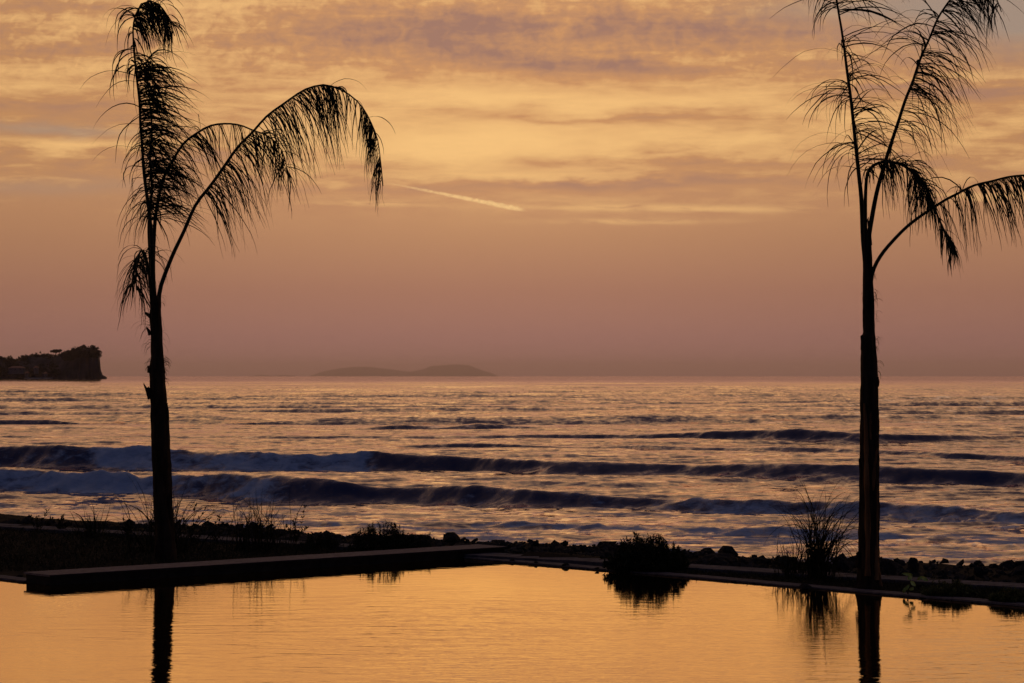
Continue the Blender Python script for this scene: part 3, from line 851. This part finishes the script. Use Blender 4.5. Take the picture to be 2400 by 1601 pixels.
stub(palmL, (355, 745), (340, 733), DL, 5, 3); stub(palmL, (352, 935), (337, 900), DL, 6, 1.2); stub(palmL, (354, 930), (347, 908), DL, 7, 2.2)
stub(palmL, (350, 873), (346, 858), DL, 5, 1.4); stub(palmL, (392, 985), (391, 948), DL, 5, 2); stub(palmL, (352, 785), (344, 768), DL, 5, 2)

DR = 26.1
b0 = P(2040, 1376, DR)
palmR = empty('palm_tree', (b0.x, b0.y, 0.0), 'slim palm on the right with a peeling brown trunk and sparse open fronds', 'palm tree')
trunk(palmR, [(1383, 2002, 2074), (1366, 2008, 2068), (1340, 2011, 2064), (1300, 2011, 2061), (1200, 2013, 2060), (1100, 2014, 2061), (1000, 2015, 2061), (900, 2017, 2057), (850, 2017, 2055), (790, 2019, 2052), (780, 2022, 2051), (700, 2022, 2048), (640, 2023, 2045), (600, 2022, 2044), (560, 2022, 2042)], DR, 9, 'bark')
frond(palmR, [(2030, 640), (2027, 600), (2023, 558), (2019, 469), (2012, 402), (2005, 335), (1999, 277), (1992, 214), (1985, 165), (1979, 116), (1972, 67), (1965, 27), (1958, -20), (1953, -70), (1954, -115), (1966, -150), (1990, -165), (2015, -150)],
      DR, 0.5, 0.030, 0.006,
      [dict(u0=0.27, u1=0.86, n=140, L=0.84, tip=0.85, right=0.97, spread=0.7, fwd=0.45, stiff=1.5, wind=(0.16, 0, 0), w=0.0085),
       dict(u0=0.30, u1=0.62, n=60, L=0.60, tip=0.85, right=0.9, spread=0.9, fwd=0.6, stiff=1.0, wind=(0.16, 0, 0), w=0.0065),
       dict(u0=0.27, u1=0.75, n=10, L=0.74, tip=0.95, right=0.0, spread=0.5, fwd=0.8, stiff=1.5, wind=(-0.10, 0, 0), w=0.006),
       dict(u0=0.72, u1=0.98, n=90, L=0.55, tip=0.7, right=0.25, spread=0.7, fwd=0.5, stiff=1.0, wind=(0.22, 0, 0), w=0.0075)], 31,
      'tall upright frond leaning slightly left')
frond(palmR, [(2038, 640), (2036, 600), (2036, 558), (2043, 513), (2054, 455), (2068, 402), (2086, 344), (2104, 290), (2121, 237), (2139, 192), (2157, 138), (2179, 89), (2197, 45), (2220, 9), (2245, -22), (2275, -38), (2305, -34), (2332, -10), (2347, 28)],
      DR, -0.7, 0.031, 0.005,
      [dict(u0=0.40, u1=0.60, n=46, L=0.80, tip=0.9, right=0.98, spread=0.6, fwd=0.45, stiff=1.0, wind=(0.05, 0, -0.1), w=0.0062),
       dict(u0=0.52, u1=0.86, n=140, L=0.76, tip=0.85, right=0.95, spread=0.65, fwd=0.35, stiff=1.4, wind=(0.14, 0, 0), w=0.0085),
       dict(u0=0.76, u1=0.985, n=120, L=0.54, tip=0.65, right=0.93, spread=0.7, fwd=0.5, stiff=1.3, wind=(0.14, 0, 0), w=0.0072),
       dict(u0=0.5, u1=0.9, n=16, L=0.46, tip=0.9, right=0.0, spread=0.4, fwd=0.7, stiff=1.0, wind=(0.0, 0, 0), w=0.006)], 32,
      'tall frond leaning up to the right')
frond(palmR, [(2032, 640), (2029, 560), (2028, 513), (2029, 446), (2034, 404), (2050, 386), (2077, 379), (2108, 384), (2139, 402), (2162, 424), (2179, 460), (2193, 495), (2211, 536), (2226, 567), (2236, 592)],
      DR, -0.6, 0.026, 0.008,
      [dict(u0=0.46, u1=0.72, n=130, L=0.56, tip=0.85, right=0.8, spread=0.8, fwd=0.5, stiff=0.7, wind=(0.10, 0, 0), w=0.0062),
       dict(u0=0.50, u1=0.985, n=150, L=0.36, tip=0.8, right=0.5, spread=0.9, fwd=1.9, stiff=0.75, wind=(0.05, 0, 0), w=0.0085),
       dict(u0=0.40, u1=0.55, n=60, L=0.30, tip=0.9, right=0.45, spread=1.0, fwd=0.6, stiff=0.8, wind=(0.05, 0, 0), w=0.0085)], 33,
      'small frond bent over and hanging')
frond(palmR, [(2042, 690), (2042, 655), (2050, 625), (2068, 594), (2095, 562), (2126, 531), (2157, 507), (2184, 489), (2215, 469), (2246, 453), (2282, 435), (2327, 424), (2362, 415), (2400, 411), (2450, 413), (2500, 430), (2540, 468), (2560, 520)],
      DR, -0.8, 0.024, 0.005,
      [dict(u0=0.40, u1=0.52, n=60, L=0.62, tip=0.95, right=0.98, spread=0.6, fwd=0.3, stiff=0.7, down=0.4, wind=(0.10, 0, 0), w=0.0062),
       dict(u0=0.50, u1=0.80, n=110, L=0.66, tip=0.9, right=0.97, spread=0.5, fwd=0.65, stiff=1.0, down=0.4, wind=(0.08, 0, 0), w=0.0082),
       dict(u0=0.70, u1=0.98, n=130, L=0.55, tip=0.7, right=0.96, spread=0.5, fwd=0.65, stiff=1.0, down=0.4, wind=(0.08, 0, 0), w=0.0072)], 34,
      'low frond reaching out of the picture to the right')
fibre(palmR, [(2049, 690, 1, 12, 26), (2048, 640, 1, 8, 12), (2053, 740, 1, 8, 12), (2055, 800, 1, 8, 18), (2055, 860, 1, 5, 26), (2023, 680, -1, 3, 12)], DR, 8)
stub(palmR, (2018, 1140), (2014, 1078), DR, 4, 2.5); stub(palmR, (2022, 820), (2019, 788), DR, 6, 3)
stub(palmR, (2056, 905), (2058, 885), DR, 5, 1.5); stub(palmR, (2040, 575), (2034, 515), DR, 5, 2); stub(palmR, (2010, 1330), (2010, 1296), DR, 7, 4)
# strips where the old bark has come away and the brown wood shows, warm lamp light painted in
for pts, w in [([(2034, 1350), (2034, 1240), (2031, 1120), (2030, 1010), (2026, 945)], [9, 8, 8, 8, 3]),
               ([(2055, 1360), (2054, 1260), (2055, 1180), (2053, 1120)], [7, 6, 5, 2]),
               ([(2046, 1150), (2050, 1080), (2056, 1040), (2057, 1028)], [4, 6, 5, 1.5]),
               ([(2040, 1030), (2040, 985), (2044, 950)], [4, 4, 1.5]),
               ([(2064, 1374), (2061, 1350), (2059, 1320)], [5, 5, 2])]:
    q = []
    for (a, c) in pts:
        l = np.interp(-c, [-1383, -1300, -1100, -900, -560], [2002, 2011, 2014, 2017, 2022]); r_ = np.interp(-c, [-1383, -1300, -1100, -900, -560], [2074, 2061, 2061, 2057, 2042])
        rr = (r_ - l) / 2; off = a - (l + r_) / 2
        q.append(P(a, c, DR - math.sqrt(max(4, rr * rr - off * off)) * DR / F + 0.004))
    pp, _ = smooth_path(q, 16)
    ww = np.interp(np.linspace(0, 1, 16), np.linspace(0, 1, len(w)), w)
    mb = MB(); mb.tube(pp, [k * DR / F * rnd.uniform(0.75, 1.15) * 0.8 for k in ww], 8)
    mb.build('lamp_tinted_bark_strip', M['lamp_tinted_bare_wood'], palmR)

# ------------------------------------------------------------------ grasses, shrubs, weeds
def tuft(name, label, cat, px, py, z, n, Lpx, spread, seed, material='grass', w=0.0035, lean=0.0, group=None, stiff=1.0, seedheads=0, wpx=10):
    r = random.Random(seed)
    b = G(px, py, z); sc = b.y / F
    mb = MB()
    for k in range(n):
        p = b + Vector((r.gauss(0, wpx * 0.45) * sc, r.gauss(0, wpx * 0.45) * sc, -0.01))
        a = r.uniform(0, 6.28); s = abs(r.gauss(0, spread))
        d = Vector((math.cos(a) * s + lean, math.sin(a) * s, 1))
        L = Lpx * sc * r.uniform(0.45, 1.08)
        q = droop(p, d, L, 10, stiff * r.uniform(1.0, 3.4), Vector((lean * 0.15, 0, 0)), r)
        ww = w * r.uniform(0.6, 1.3)
        mb.ribbon(q, [ww * (1 - (j / 10) ** 2) + 0.0008 for j in range(11)], Vector((r.gauss(0, 1), r.gauss(0, 1), 0)).normalized())
        if k < seedheads:
            for j in range(7):
                mb.leaf(q[-1] + (q[-2] - q[-1]) * j * 0.3, Vector((r.gauss(0, .5), r.gauss(0, .5), 1)), 0.03, 0.006, Vector((1, 0, 0)))
    o = mb.build(name, M[material]); tag(o, label, cat, group)
    return o
tuft('grass_tuft', 'small arching grass tuft on the bank left of the dark palm', 'grass', 216, 1256, 0.02, 60, 92, 0.55, 1, lean=0.0, wpx=30, w=0.0062, stiff=0.8)
tuft('grass_tuft', 'wispy grass growing round the foot of the dark palm', 'grass', 384, 1292, 0.02, 120, 196, 0.40, 2, wpx=76, w=0.0058, seedheads=10, stiff=0.75)
tuft('reed_clump', 'upright thin reeds with bent tips behind the middle of the bench', 'reed', 608, 1288, 0.02, 130, 150, 0.28, 3, wpx=70, w=0.0056, stiff=0.95, seedheads=18)
tuft('tall_grass', 'tall fountain grass clump left of the peeling palm trunk', 'grass', 1914, 1356, 0.02, 190, 265, 0.11, 4, wpx=34, w=0.0050, stiff=0.45, lean=0.05)
tuft('grass_tuft', 'shorter spiky tuft at the left foot of the tall fountain grass', 'grass', 1856, 1350, 0.02, 80, 105, 0.55, 5, wpx=34, w=0.004, stiff=1.6)
tuft('grass_tuft', 'thin arching stems at the right edge beyond the path', 'grass', 2420, 1380, 0.02, 14, 110, 0.5, 6, wpx=20, w=0.0028, lean=-0.2)
# stalks with seed heads on the bank at the left
for k, (px, py, hp, lab) in enumerate([(88, 1246, 52, 'leafy weed with upright stalks nearest the left edge'), (136, 1244, 36, 'thin weed stalk left of the small grass tuft'),
                                       (300, 1262, 46, 'small upright weed between the grass tuft and the dark palm'), (452, 1278, 90, 'leafy weed with pointed leaves right of the dark palm'),
                                       (500, 1276, 70, 'slanting weed between the dark palm and the reeds'), (690, 1282, 96, 'leafy stalk at the right side of the reeds')]):
    r = random.Random(100 + k); b = G(px, py, 0.02); sc = b.y / F
    root = empty('weed', b, lab, 'plant')
    st = MB(); lf = MB()
    for j in range(6):
        d = Vector((r.gauss(0, .35), r.gauss(0, .35), 1))
        q = droop(b + Vector((r.gauss(0, 4 * sc), r.gauss(0, 4 * sc), -0.01)), d, hp * sc * r.uniform(0.55, 1.1), 8, 4.0, Vector((0, 0, 0)), r)
        st.tube(q, [0.004 - 0.0003 * i for i in range(9)], 4)
        for i in range(2, 9):
            for s in range(3):
                lf.leaf(q[i], Vector((r.gauss(0, 1), r.gauss(0, 1), 0.9)), r.uniform(0.04, 0.085), 0.011, Vector((0, 0, 1)))
    st.build('stem', M['grass'], root); o = lf.build('foliage', M['grass'], root); o['kind'] = 'stuff'

def shrub(label, px, py, z, wpx, hpx, seed, nst, leaf=0.035, ragged=0.25, shape=None, mt='leaf'):
    r = random.Random(seed); b = G(px, py, z); sc = b.y / F
    root = empty('shrub', b, label, 'shrub')
    st = MB(); lf = MB()
    for k in range(nst):
        a = r.uniform(0, 6.28); rr = r.random() ** 0.5
        tx = math.cos(a) * rr; ty = math.sin(a) * rr
        hh = max(0.10, 1 - rr * rr) ** 0.62 * hpx * sc * (1 + r.uniform(-ragged, ragged * 0.45))
        if shape: hh *= shape(tx)
        top = b + Vector((tx * wpx * 0.5 * sc, ty * wpx * 0.4 * sc, hh))
        bot = b + Vector((tx * wpx * 0.40 * sc, ty * wpx * 0.3 * sc, -0.02))
        q = [bot.lerp(top, i / 6) + Vector((r.gauss(0, .008), r.gauss(0, .008), 0)) for i in range(7)]
        st.tube(q, [0.006 - 0.0007 * i for i in range(7)], 4)
        for i in range(1, 7):
            for s in range(9 if i < 6 else 16):
                p = q[i] + Vector((r.gauss(0, .016), r.gauss(0, .016), r.gauss(0, .014)))
                if i == 6: p = q[6] + Vector((0, 0, r.uniform(-0.07, 0.0)))
                d = Vector((r.gauss(0, .8), r.gauss(0, .8), r.uniform(0.1, 1.0)))
                lf.leaf(p, d, leaf * r.uniform(0.6, 1.3), leaf * 0.2, Vector((r.gauss(0, .4), r.gauss(0, .4), 1)))
    st.build('stem', M['bark'], root); o = lf.build('foliage', M[mt], root); o['kind'] = 'stuff'
shrub('round dense dark shrub on the pool rim with its reflection in the water', 1518, 1335, 0.02, 204, 80, 7, 300, 0.036, 0.38)
shrub('leafy dark shrub with upright sprigs behind the bench cap', 898, 1292, 0.02, 168, 60, 8, 190, 0.032, 0.55)
shrub('low end of sprigs between the leafy shrub and the far bench end', 985, 1293, 0.02, 76, 46, 9, 46, 0.028, 0.6)
shrub('low dark creeping shrub right of the green plant painted as if lamplit', 2225, 1392, 0.03, 130, 30, 10, 110, 0.03, 0.6, None, 'weed_leaf')
shrub('dark low shrub at the right edge of the bed', 2370, 1407, 0.03, 110, 24, 12, 80, 0.026, 0.6, None, 'weed_leaf')
shrub('little dark shrub just right of the reeds', 750, 1286, 0.02, 110, 34, 13, 80, 0.028, 0.5)

# green broad leaved plant, lamp light painted into its leaf colour
b = G(2128, 1390, 0.03)
gp = empty('leafy_plant', b, 'young plant with green pointed leaves painted as if lamplit on the pool rim right of the palm', 'plant')
sc = b.y / F
def P2(px, py, dd=0.0): return P(px, py, b.y + dd)
mb = MB(); mb.tube([b + Vector((0, 0, -0.01)), P2(2129, 1375), P2(2134, 1358), P2(2138, 1348)], [0.006, 0.005, 0.004, 0.003], 5)
mb.tube([b, P2(2124, 1380, .02), P2(2121, 1372, .03)], [0.005, 0.004, 0.003], 5); mb.build('stem', M['grass'], gp)
for (ax, ay), (bx, by), w in [((2118, 1390), (2120, 1377), 3.0), ((2120, 1384), (2131, 1370), 3.2), ((2132, 1384), (2141, 1376), 3.6), ((2134, 1362), (2146, 1374), 3.4),
                              ((2138, 1348), (2127, 1358), 4.6), ((2138, 1347), (2113, 1344), 3.0), ((2136, 1350), (2134, 1346), 3.0), ((2158, 1352), (2176, 1361), 3.6), ((2150, 1360), (2160, 1350), 3.0)]:
    m2 = MB(); a3, b3 = P2(ax, ay), P2(bx, by, -0.03)
    d = b3 - a3
    vs = []; sd = d.cross(Vector((0, 1, 0.4))).normalized()
    for i in range(6):
        u = i / 5; ww = 1.35 * w * sc * math.sin(math.pi * (0.06 + 0.94 * u)) ** 0.8
        c = a3 + d * u + Vector((0, -0.012 * math.sin(u * 3.1), 0))
        vs += [c - sd * ww, c + Vector((0, 0.006, 0)), c + sd * ww]
    fs = []
    for i in range(5):
        k = i * 3; fs += [(k, k + 1, k + 4, k + 3), (k + 1, k + 2, k + 5, k + 4)]
    m2.add(vs, fs); m2.build('leaf', M['lamp_tinted_green_leaf'], gp)

# ground cover in the beds
def ground_cover():
    r = random.Random(77); mb = MB()
    n = 0
    while n < 11000:
        px = r.uniform(-60, 1150); py = r.uniform(1236, 1340)
        p = G(px, py, 0.02)
        s = (p - PATH0).dot(pn)
        if in_pool(np.array([p.x]), np.array([p.y]), 0.30)[0] or s > -0.05: continue
        if (p - A).dot(e1) < BW + 0.03: continue
        L = r.uniform(0.03, 0.10) * (1.9 if r.random() < 0.05 else 1)
        if s > -0.9 and (150 < px < 470 or 610 < px < 770) and r.random() < 0.5: L = r.uniform(0.08, 0.26)
        d = Vector((r.gauss(0, .5), r.gauss(0, .5), 1))
        q = droop(p, d, L, 3, 2.0, Vector((0, 0, 0)), r)
        mb.ribbon(q, [0.005, 0.004, 0.0025, 0.0006], Vector((r.gauss(0, 1), r.gauss(0, 1), 0)).normalized()); n += 1
    n = 0
    while n < 5000:
        px = r.uniform(1560, 2460); py = r.uniform(1335, 1425)
        p = G(px, py, 0.02); s = (p - PATH0).dot(pn)
        ax = (p - A).dot(e2) - sA
        if ax < 0.27 or s > -0.05: continue
        L = r.uniform(0.02, 0.075)
        q = droop(p, Vector((r.gauss(0, .6), r.gauss(0, .6), 1)), L, 3, 2.0, Vector((0, 0, 0)), r)
        mb.ribbon(q, [0.005, 0.004, 0.0025, 0.0006], Vector((r.gauss(0, 1), r.gauss(0, 1), 0)).normalized()); n += 1
    for k in range(2600):                   # weeds among the rocks
        p = shore_point(r.uniform(-1.5, Lsh + 1.5), r.uniform(0.5, 3.6))
        p.z = float(ground_z(np.array([p.x]), np.array([p.y]))[0])
        q = droop(p, Vector((r.gauss(0, .6), r.gauss(0, .6), 1)), r.uniform(0.04, 0.14), 3, 2.0, Vector((0, 0, 0)), r)
        mb.ribbon(q, [0.005, 0.004, 0.0025, 0.0006], Vector((r.gauss(0, 1), r.gauss(0, 1), 0)).normalized())
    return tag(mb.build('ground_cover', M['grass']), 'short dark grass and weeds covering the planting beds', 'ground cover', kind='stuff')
ground_cover()

# ------------------------------------------------------------------ headland across the bay
DH = 2000.0
sh = DH / F
top = [(-420, 842), (-260, 834), (-120, 838), (-40, 836), (0, 838), (20, 846), (40, 846), (60, 838), (85, 836), (105, 835), (140, 836), (155, 834), (170, 826), (185, 821), (205, 819), (220, 820), (228, 823), (231, 830), (233, 848), (235, 868), (238, 879), (250, 885), (262, 892)]
def headland():
    xs = np.concatenate([np.linspace(-420, 150, 70), np.linspace(153, 250, 60)])
    dep = np.linspace(0, 1, 22)
    XX, DD = np.meshgrid(xs, dep, indexing='ij')
    tp = np.interp(XX, *zip(*top))
    ztop = CAMZ - (tp - Y0) / F * DH
    sea = SEA - DH ** 2 / (2 * ER) - 3
    # shore face: a low sloping foot on the left, a sheer cliff on the right
    steep = np.clip((XX - 120) / 60, 0, 1)
    prof = np.clip(DD / (0.42 - 0.34 * steep), 0, 1) ** (0.75 - 0.35 * steep) * np.clip((1.02 - DD) / 0.35, 0, 1) ** 0.5
    n = fbm(XX / 9 + 30, DD * 9 + 7, 91, 4) - 0.5
    Z = sea + (ztop - sea) * prof * (1 + n * 0.16)
    Y = DH - 45 + DD * 110 + (fbm(XX / 11 + 9, DD * 6, 95, 3) - 0.5) * 12
    X = (XX - 1200) / F * Y + n * 2.5
    return tag(obj('headland', grid_mesh('headland', X, Y, Z), M['cliff']), kind='structure')
headland()
def crown_blob(mb, c, rx, rz, r, n=26):
    for k in range(n):
        d = Vector((r.gauss(0, 1), r.gauss(0, 1), r.gauss(0, 0.8))).normalized()
        p = c + Vector((d.x * rx, d.y * rx, d.z * rz)) * (0.45 + 0.6 * r.random())
        s = rx * r.uniform(0.22, 0.45)
        a = Vector((r.gauss(0, 1), r.gauss(0, 1), r.gauss(0, 1))).normalized(); b_ = a.orthogonal().normalized()
        a2 = a.cross(b_)
        mb.add([p + b_ * s, p - b_ * s * 0.5 + a2 * s * 0.86, p - b_ * s * 0.5 - a2 * s * 0.86, p + a * s * 0.8], [(0, 1, 2), (0, 3, 1), (1, 3, 2), (2, 3, 0)])
def far_wood():
    r = random.Random(9); mb = MB()
    xs = [q[0] for q in top]; ys = [q[1] for q in top]
    for k in range(760):
        px = r.uniform(-400, 226); dd = r.random()
        ty = np.interp(px, xs, ys)
        z1 = CAMZ - (ty - Y0) / F * DH
        sea = SEA - DH ** 2 / (2 * ER)
        fr = r.random()
        if px > 140 and fr < 0.72: fr = 0.72 + 0.28 * r.random()
        z = sea + 2 + (z1 - sea - 2) * fr
        y = DH - 42 + (0.02 if px > 150 else 0.36 * fr) * 150 + r.uniform(0, 30) * (fr > 0.85)
        s = r.uniform(1.6, 3.2)
        crown_blob(mb, Vector(((px - 1200) / F * y, y, z + 0.4 * s)), s * 1.25, s * 0.9, r, 20)
    # bumps that make the wood's skyline
    for px, py, w in [(-30, 832, 14), (0, 832, 13), (62, 830, 14), (85, 829, 16), (103, 828, 9), (60, 834, 18), (158, 824, 8), (172, 820, 12), (185, 816, 12), (195, 813, 9), (205, 815, 10), (215, 815, 10), (222, 819, 8), (227, 826, 6), (146, 832, 8), (20, 840, 14), (40, 840, 14), (116, 830, 8)]:
        for k in range(4):
            crown_blob(mb, Vector(((px + r.gauss(0, w * .3) - 1200) * sh, DH + 5 + r.uniform(-12, 25), CAMZ - (py + 5 + r.uniform(0, 4) - Y0) / F * DH)), w * 0.5 * sh, 6.0 * sh, r, 40)
    return tag(mb.build('woodland', M['far_leaf']), 'dark woodland covering the far headland', 'woodland', kind='stuff')
far_wood()
def far_tree(px, pt, pb, w, lab):
    r = random.Random(int(px)); c = P(px, pb, DH)
    root = empty('pine_tree', c, lab, 'tree')
    mb = MB(); mb.tube([c, P(px + 1, (pt + pb) / 2, DH), P(px, pt + 3, DH)], [0.5, 0.4, 0.25], 6); mb.build('trunk', M['bark'], root)
    mb = MB()
    for k in range(4): crown_blob(mb, P(px + r.uniform(-.35, .35) * w, pt + r.uniform(3, 7), DH + r.uniform(-3, 3)), w * 0.36 * sh, 3.0 * sh, r, 60)
    mb.build('crown', M['far_leaf'], root)
far_tree(130, 819, 838, 22, 'flat topped pine standing clear on the far headland skyline')
far_tree(197, 807, 824, 10, 'highest tree on the far headland near its cliff end')
def far_house(px, py, wpx, hpx, lab):
    c = P(px, py, DH - 50); root = empty('house', c, lab, 'house')
    w, hh, dp = wpx * sh / 2, hpx * sh, 5.0
    mb = MB(); mb.prism([(c.x - w, c.y - dp), (c.x + w, c.y - dp), (c.x + w, c.y + dp), (c.x - w, c.y + dp)], c.z - 3, c.z + hh); mb.build('wall', M['plaster'], root)
    mb = MB(); k = 0.5
    mb.add([(c.x - w - k, c.y - dp - k, c.z + hh + .02), (c.x + w + k, c.y - dp - k, c.z + hh + .02), (c.x + w + k, c.y + dp + k, c.z + hh + .02), (c.x - w - k, c.y + dp + k, c.z + hh + .02), (c.x - w * .6, c.y, c.z + hh + 1.6), (c.x + w * .6, c.y, c.z + hh + 1.6)],
           [(3, 2, 1, 0), (0, 1, 5, 4), (1, 2, 5), (2, 3, 4, 5), (3, 0, 4)]); mb.build('roof', M['roof'], root)
    nw = max(1, int(w * 2 / 3))
    for i in range(nw):
        x0 = c.x - w + (i + .3) * 2 * w / nw; mb = MB()
        mb.prism([(x0, c.y - dp - .06), (x0 + 1.0, c.y - dp - .06), (x0 + 1.0, c.y - dp - .003), (x0, c.y - dp - .003)], c.z + hh * .3, c.z + hh * .75); mb.build('window', M['glass'], root)
far_house(40, 868, 34, 5, 'long low pale building at the foot of the far headland')
far_house(85, 867, 6, 5, 'tiny pale house right of the long building on the far headland')
far_house(64, 878, 5, 3, 'tiny pale hut near the water below the long building')
far_house(107, 879, 4, 3, 'tiny pale hut above the strip of beach on the far headland')
mb = MB(); 
mb.prism([((px - 1200) * sh, DH - 52 - dy) for px, dy in ((86, 0), (100, 5), (125, 6), (146, 0), (146, -30), (86, -30))], -4.0, -0.9)
tag(mb.build('beach', M['sand']), kind='structure')
# ------------------------------------------------------------------ island on the horizon
DI = 75000.0
def island(prof, D, seed, depth):
    xs = np.linspace(prof[0][0], prof[-1][0], 120); dep = np.linspace(-1, 1, 15)
    XX, DD = np.meshgrid(xs, dep, indexing='ij')
    base = SEA - D ** 2 / (2 * ER) - 20
    zt = CAMZ - (np.interp(XX, *zip(*prof)) - Y0) / F * D
    n = fbm(XX / 18 + 3, DD * 3 + 9, seed, 4) - 0.5
    Z = base + (zt - base) * (1 - DD ** 2) * (1 + n * 0.08 * (np.abs(DD) > 0.05))
    return tag(obj('island', grid_mesh('island', (XX - 1200) / F * D, D + DD * depth + n * 300, Z), M['cliff']), kind='structure')
island([(700, 890), (725, 881), (760, 870), (800, 863), (830, 860), (870, 860), (890, 863), (920, 866), (960, 872), (990, 866), (1010, 858), (1040, 856), (1070, 854), (1100, 856), (1125, 866), (1155, 876), (1190, 890)], DI, 5, 1500)
island([(560, 890), (590, 881), (612, 878), (640, 881), (660, 879), (690, 880), (720, 890)], DI * 1.05, 6, 1200)

# ------------------------------------------------------------------ contrail high over the horizon
def contrail():
    r = random.Random(4); D = 60000.0
    a, b_ = P(915, 430, D), P(1236, 494, D)
    c0 = a.lerp(b_, 0.5); mb = MB(); n = 90
    pts, rad = [], []
    for i in range(n):
        u = i / (n - 1)
        p = P(915 + 321 * u, 430 + 64 * u, D)
        p = p + Vector((0, r.gauss(0, 6), r.gauss(0, 5) * (0.3 + u)))
        k = mnoise.noise(Vector((u * 17.0, 3.0, 0.0))); k2 = mnoise.noise(Vector((u * 45.0, 7.0, 0.0)))
        p = p + Vector((0, 0, (k * 20 + k2 * 18) * u))
        pts.append(p); rad.append((22 + 52 * u ** 0.8) * (1 + 0.35 * k + 0.45 * k2 * u) * min(1.0, (1.02 - u) / 0.10) ** 0.6 * min(1, 0.3 + u * 6))
    mb.tube(pts, rad, 10)
    m, t, b = mat('contrail_glow')
    em = t.nodes.new('ShaderNodeEmission'); em.inputs[0].default_value = (1.0, 0.62, 0.26, 1); em.inputs[1].default_value = 0.92  # vapour glows by emission, standing in for sunlight on it
    tr = t.nodes.new('ShaderNodeBsdfTransparent')
    lw = t.nodes.new('ShaderNodeLayerWeight'); lw.inputs[0].default_value = 0.5
    nz = noise_n(t, coords(t), 0.012, 4.0, 0.6)
    fac = ((1.0 - E(t, lw.outputs['Facing'])).pow(1.9) * ss(nz, 0.25, 0.60)) * 0.95
    gx, gy, gz = separate(t, coords(t, 'Generated'))
    fac = fac * (ss(gx, 0.0, 0.6) * 0.75 + 0.25) * ss(1.0 - gx, 0.0, 0.10)
    mx = t.nodes.new('ShaderNodeMixShader'); t.links.new(fac.k, mx.inputs[0]); t.links.new(tr.outputs[0], mx.inputs[1]); t.links.new(em.outputs[0], mx.inputs[2])
    t.links.new(mx.outputs[0], t.nodes['Material Output'].inputs[0])
    o = mb.build('contrail', m, smooth=True)
    tag(o, 'short bright contrail slanting down to the right in the hazy sky', 'contrail')
contrail()

# ------------------------------------------------------------------ haze over the sea
mb = MB(); mb.prism([(-90000, -9000), (90000, -9000), (90000, 90000), (-90000, 90000)], -600, 320)
m = bpy.data.materials.new('haze'); m.use_nodes = True; t = m.node_tree; t.nodes.clear()
pv = t.nodes.new('ShaderNodeVolumePrincipled'); pv.inputs['Color'].default_value = (1.0, 0.88, 1.0, 1)
pv.inputs['Density'].default_value = 2.6e-5; pv.inputs['Anisotropy'].default_value = 0.82
out = t.nodes.new('ShaderNodeOutputMaterial'); t.links.new(pv.outputs[0], out.inputs['Volume'])
tag(mb.build('haze', m), 'thin mauve evening haze over the sea', 'haze', kind='stuff')
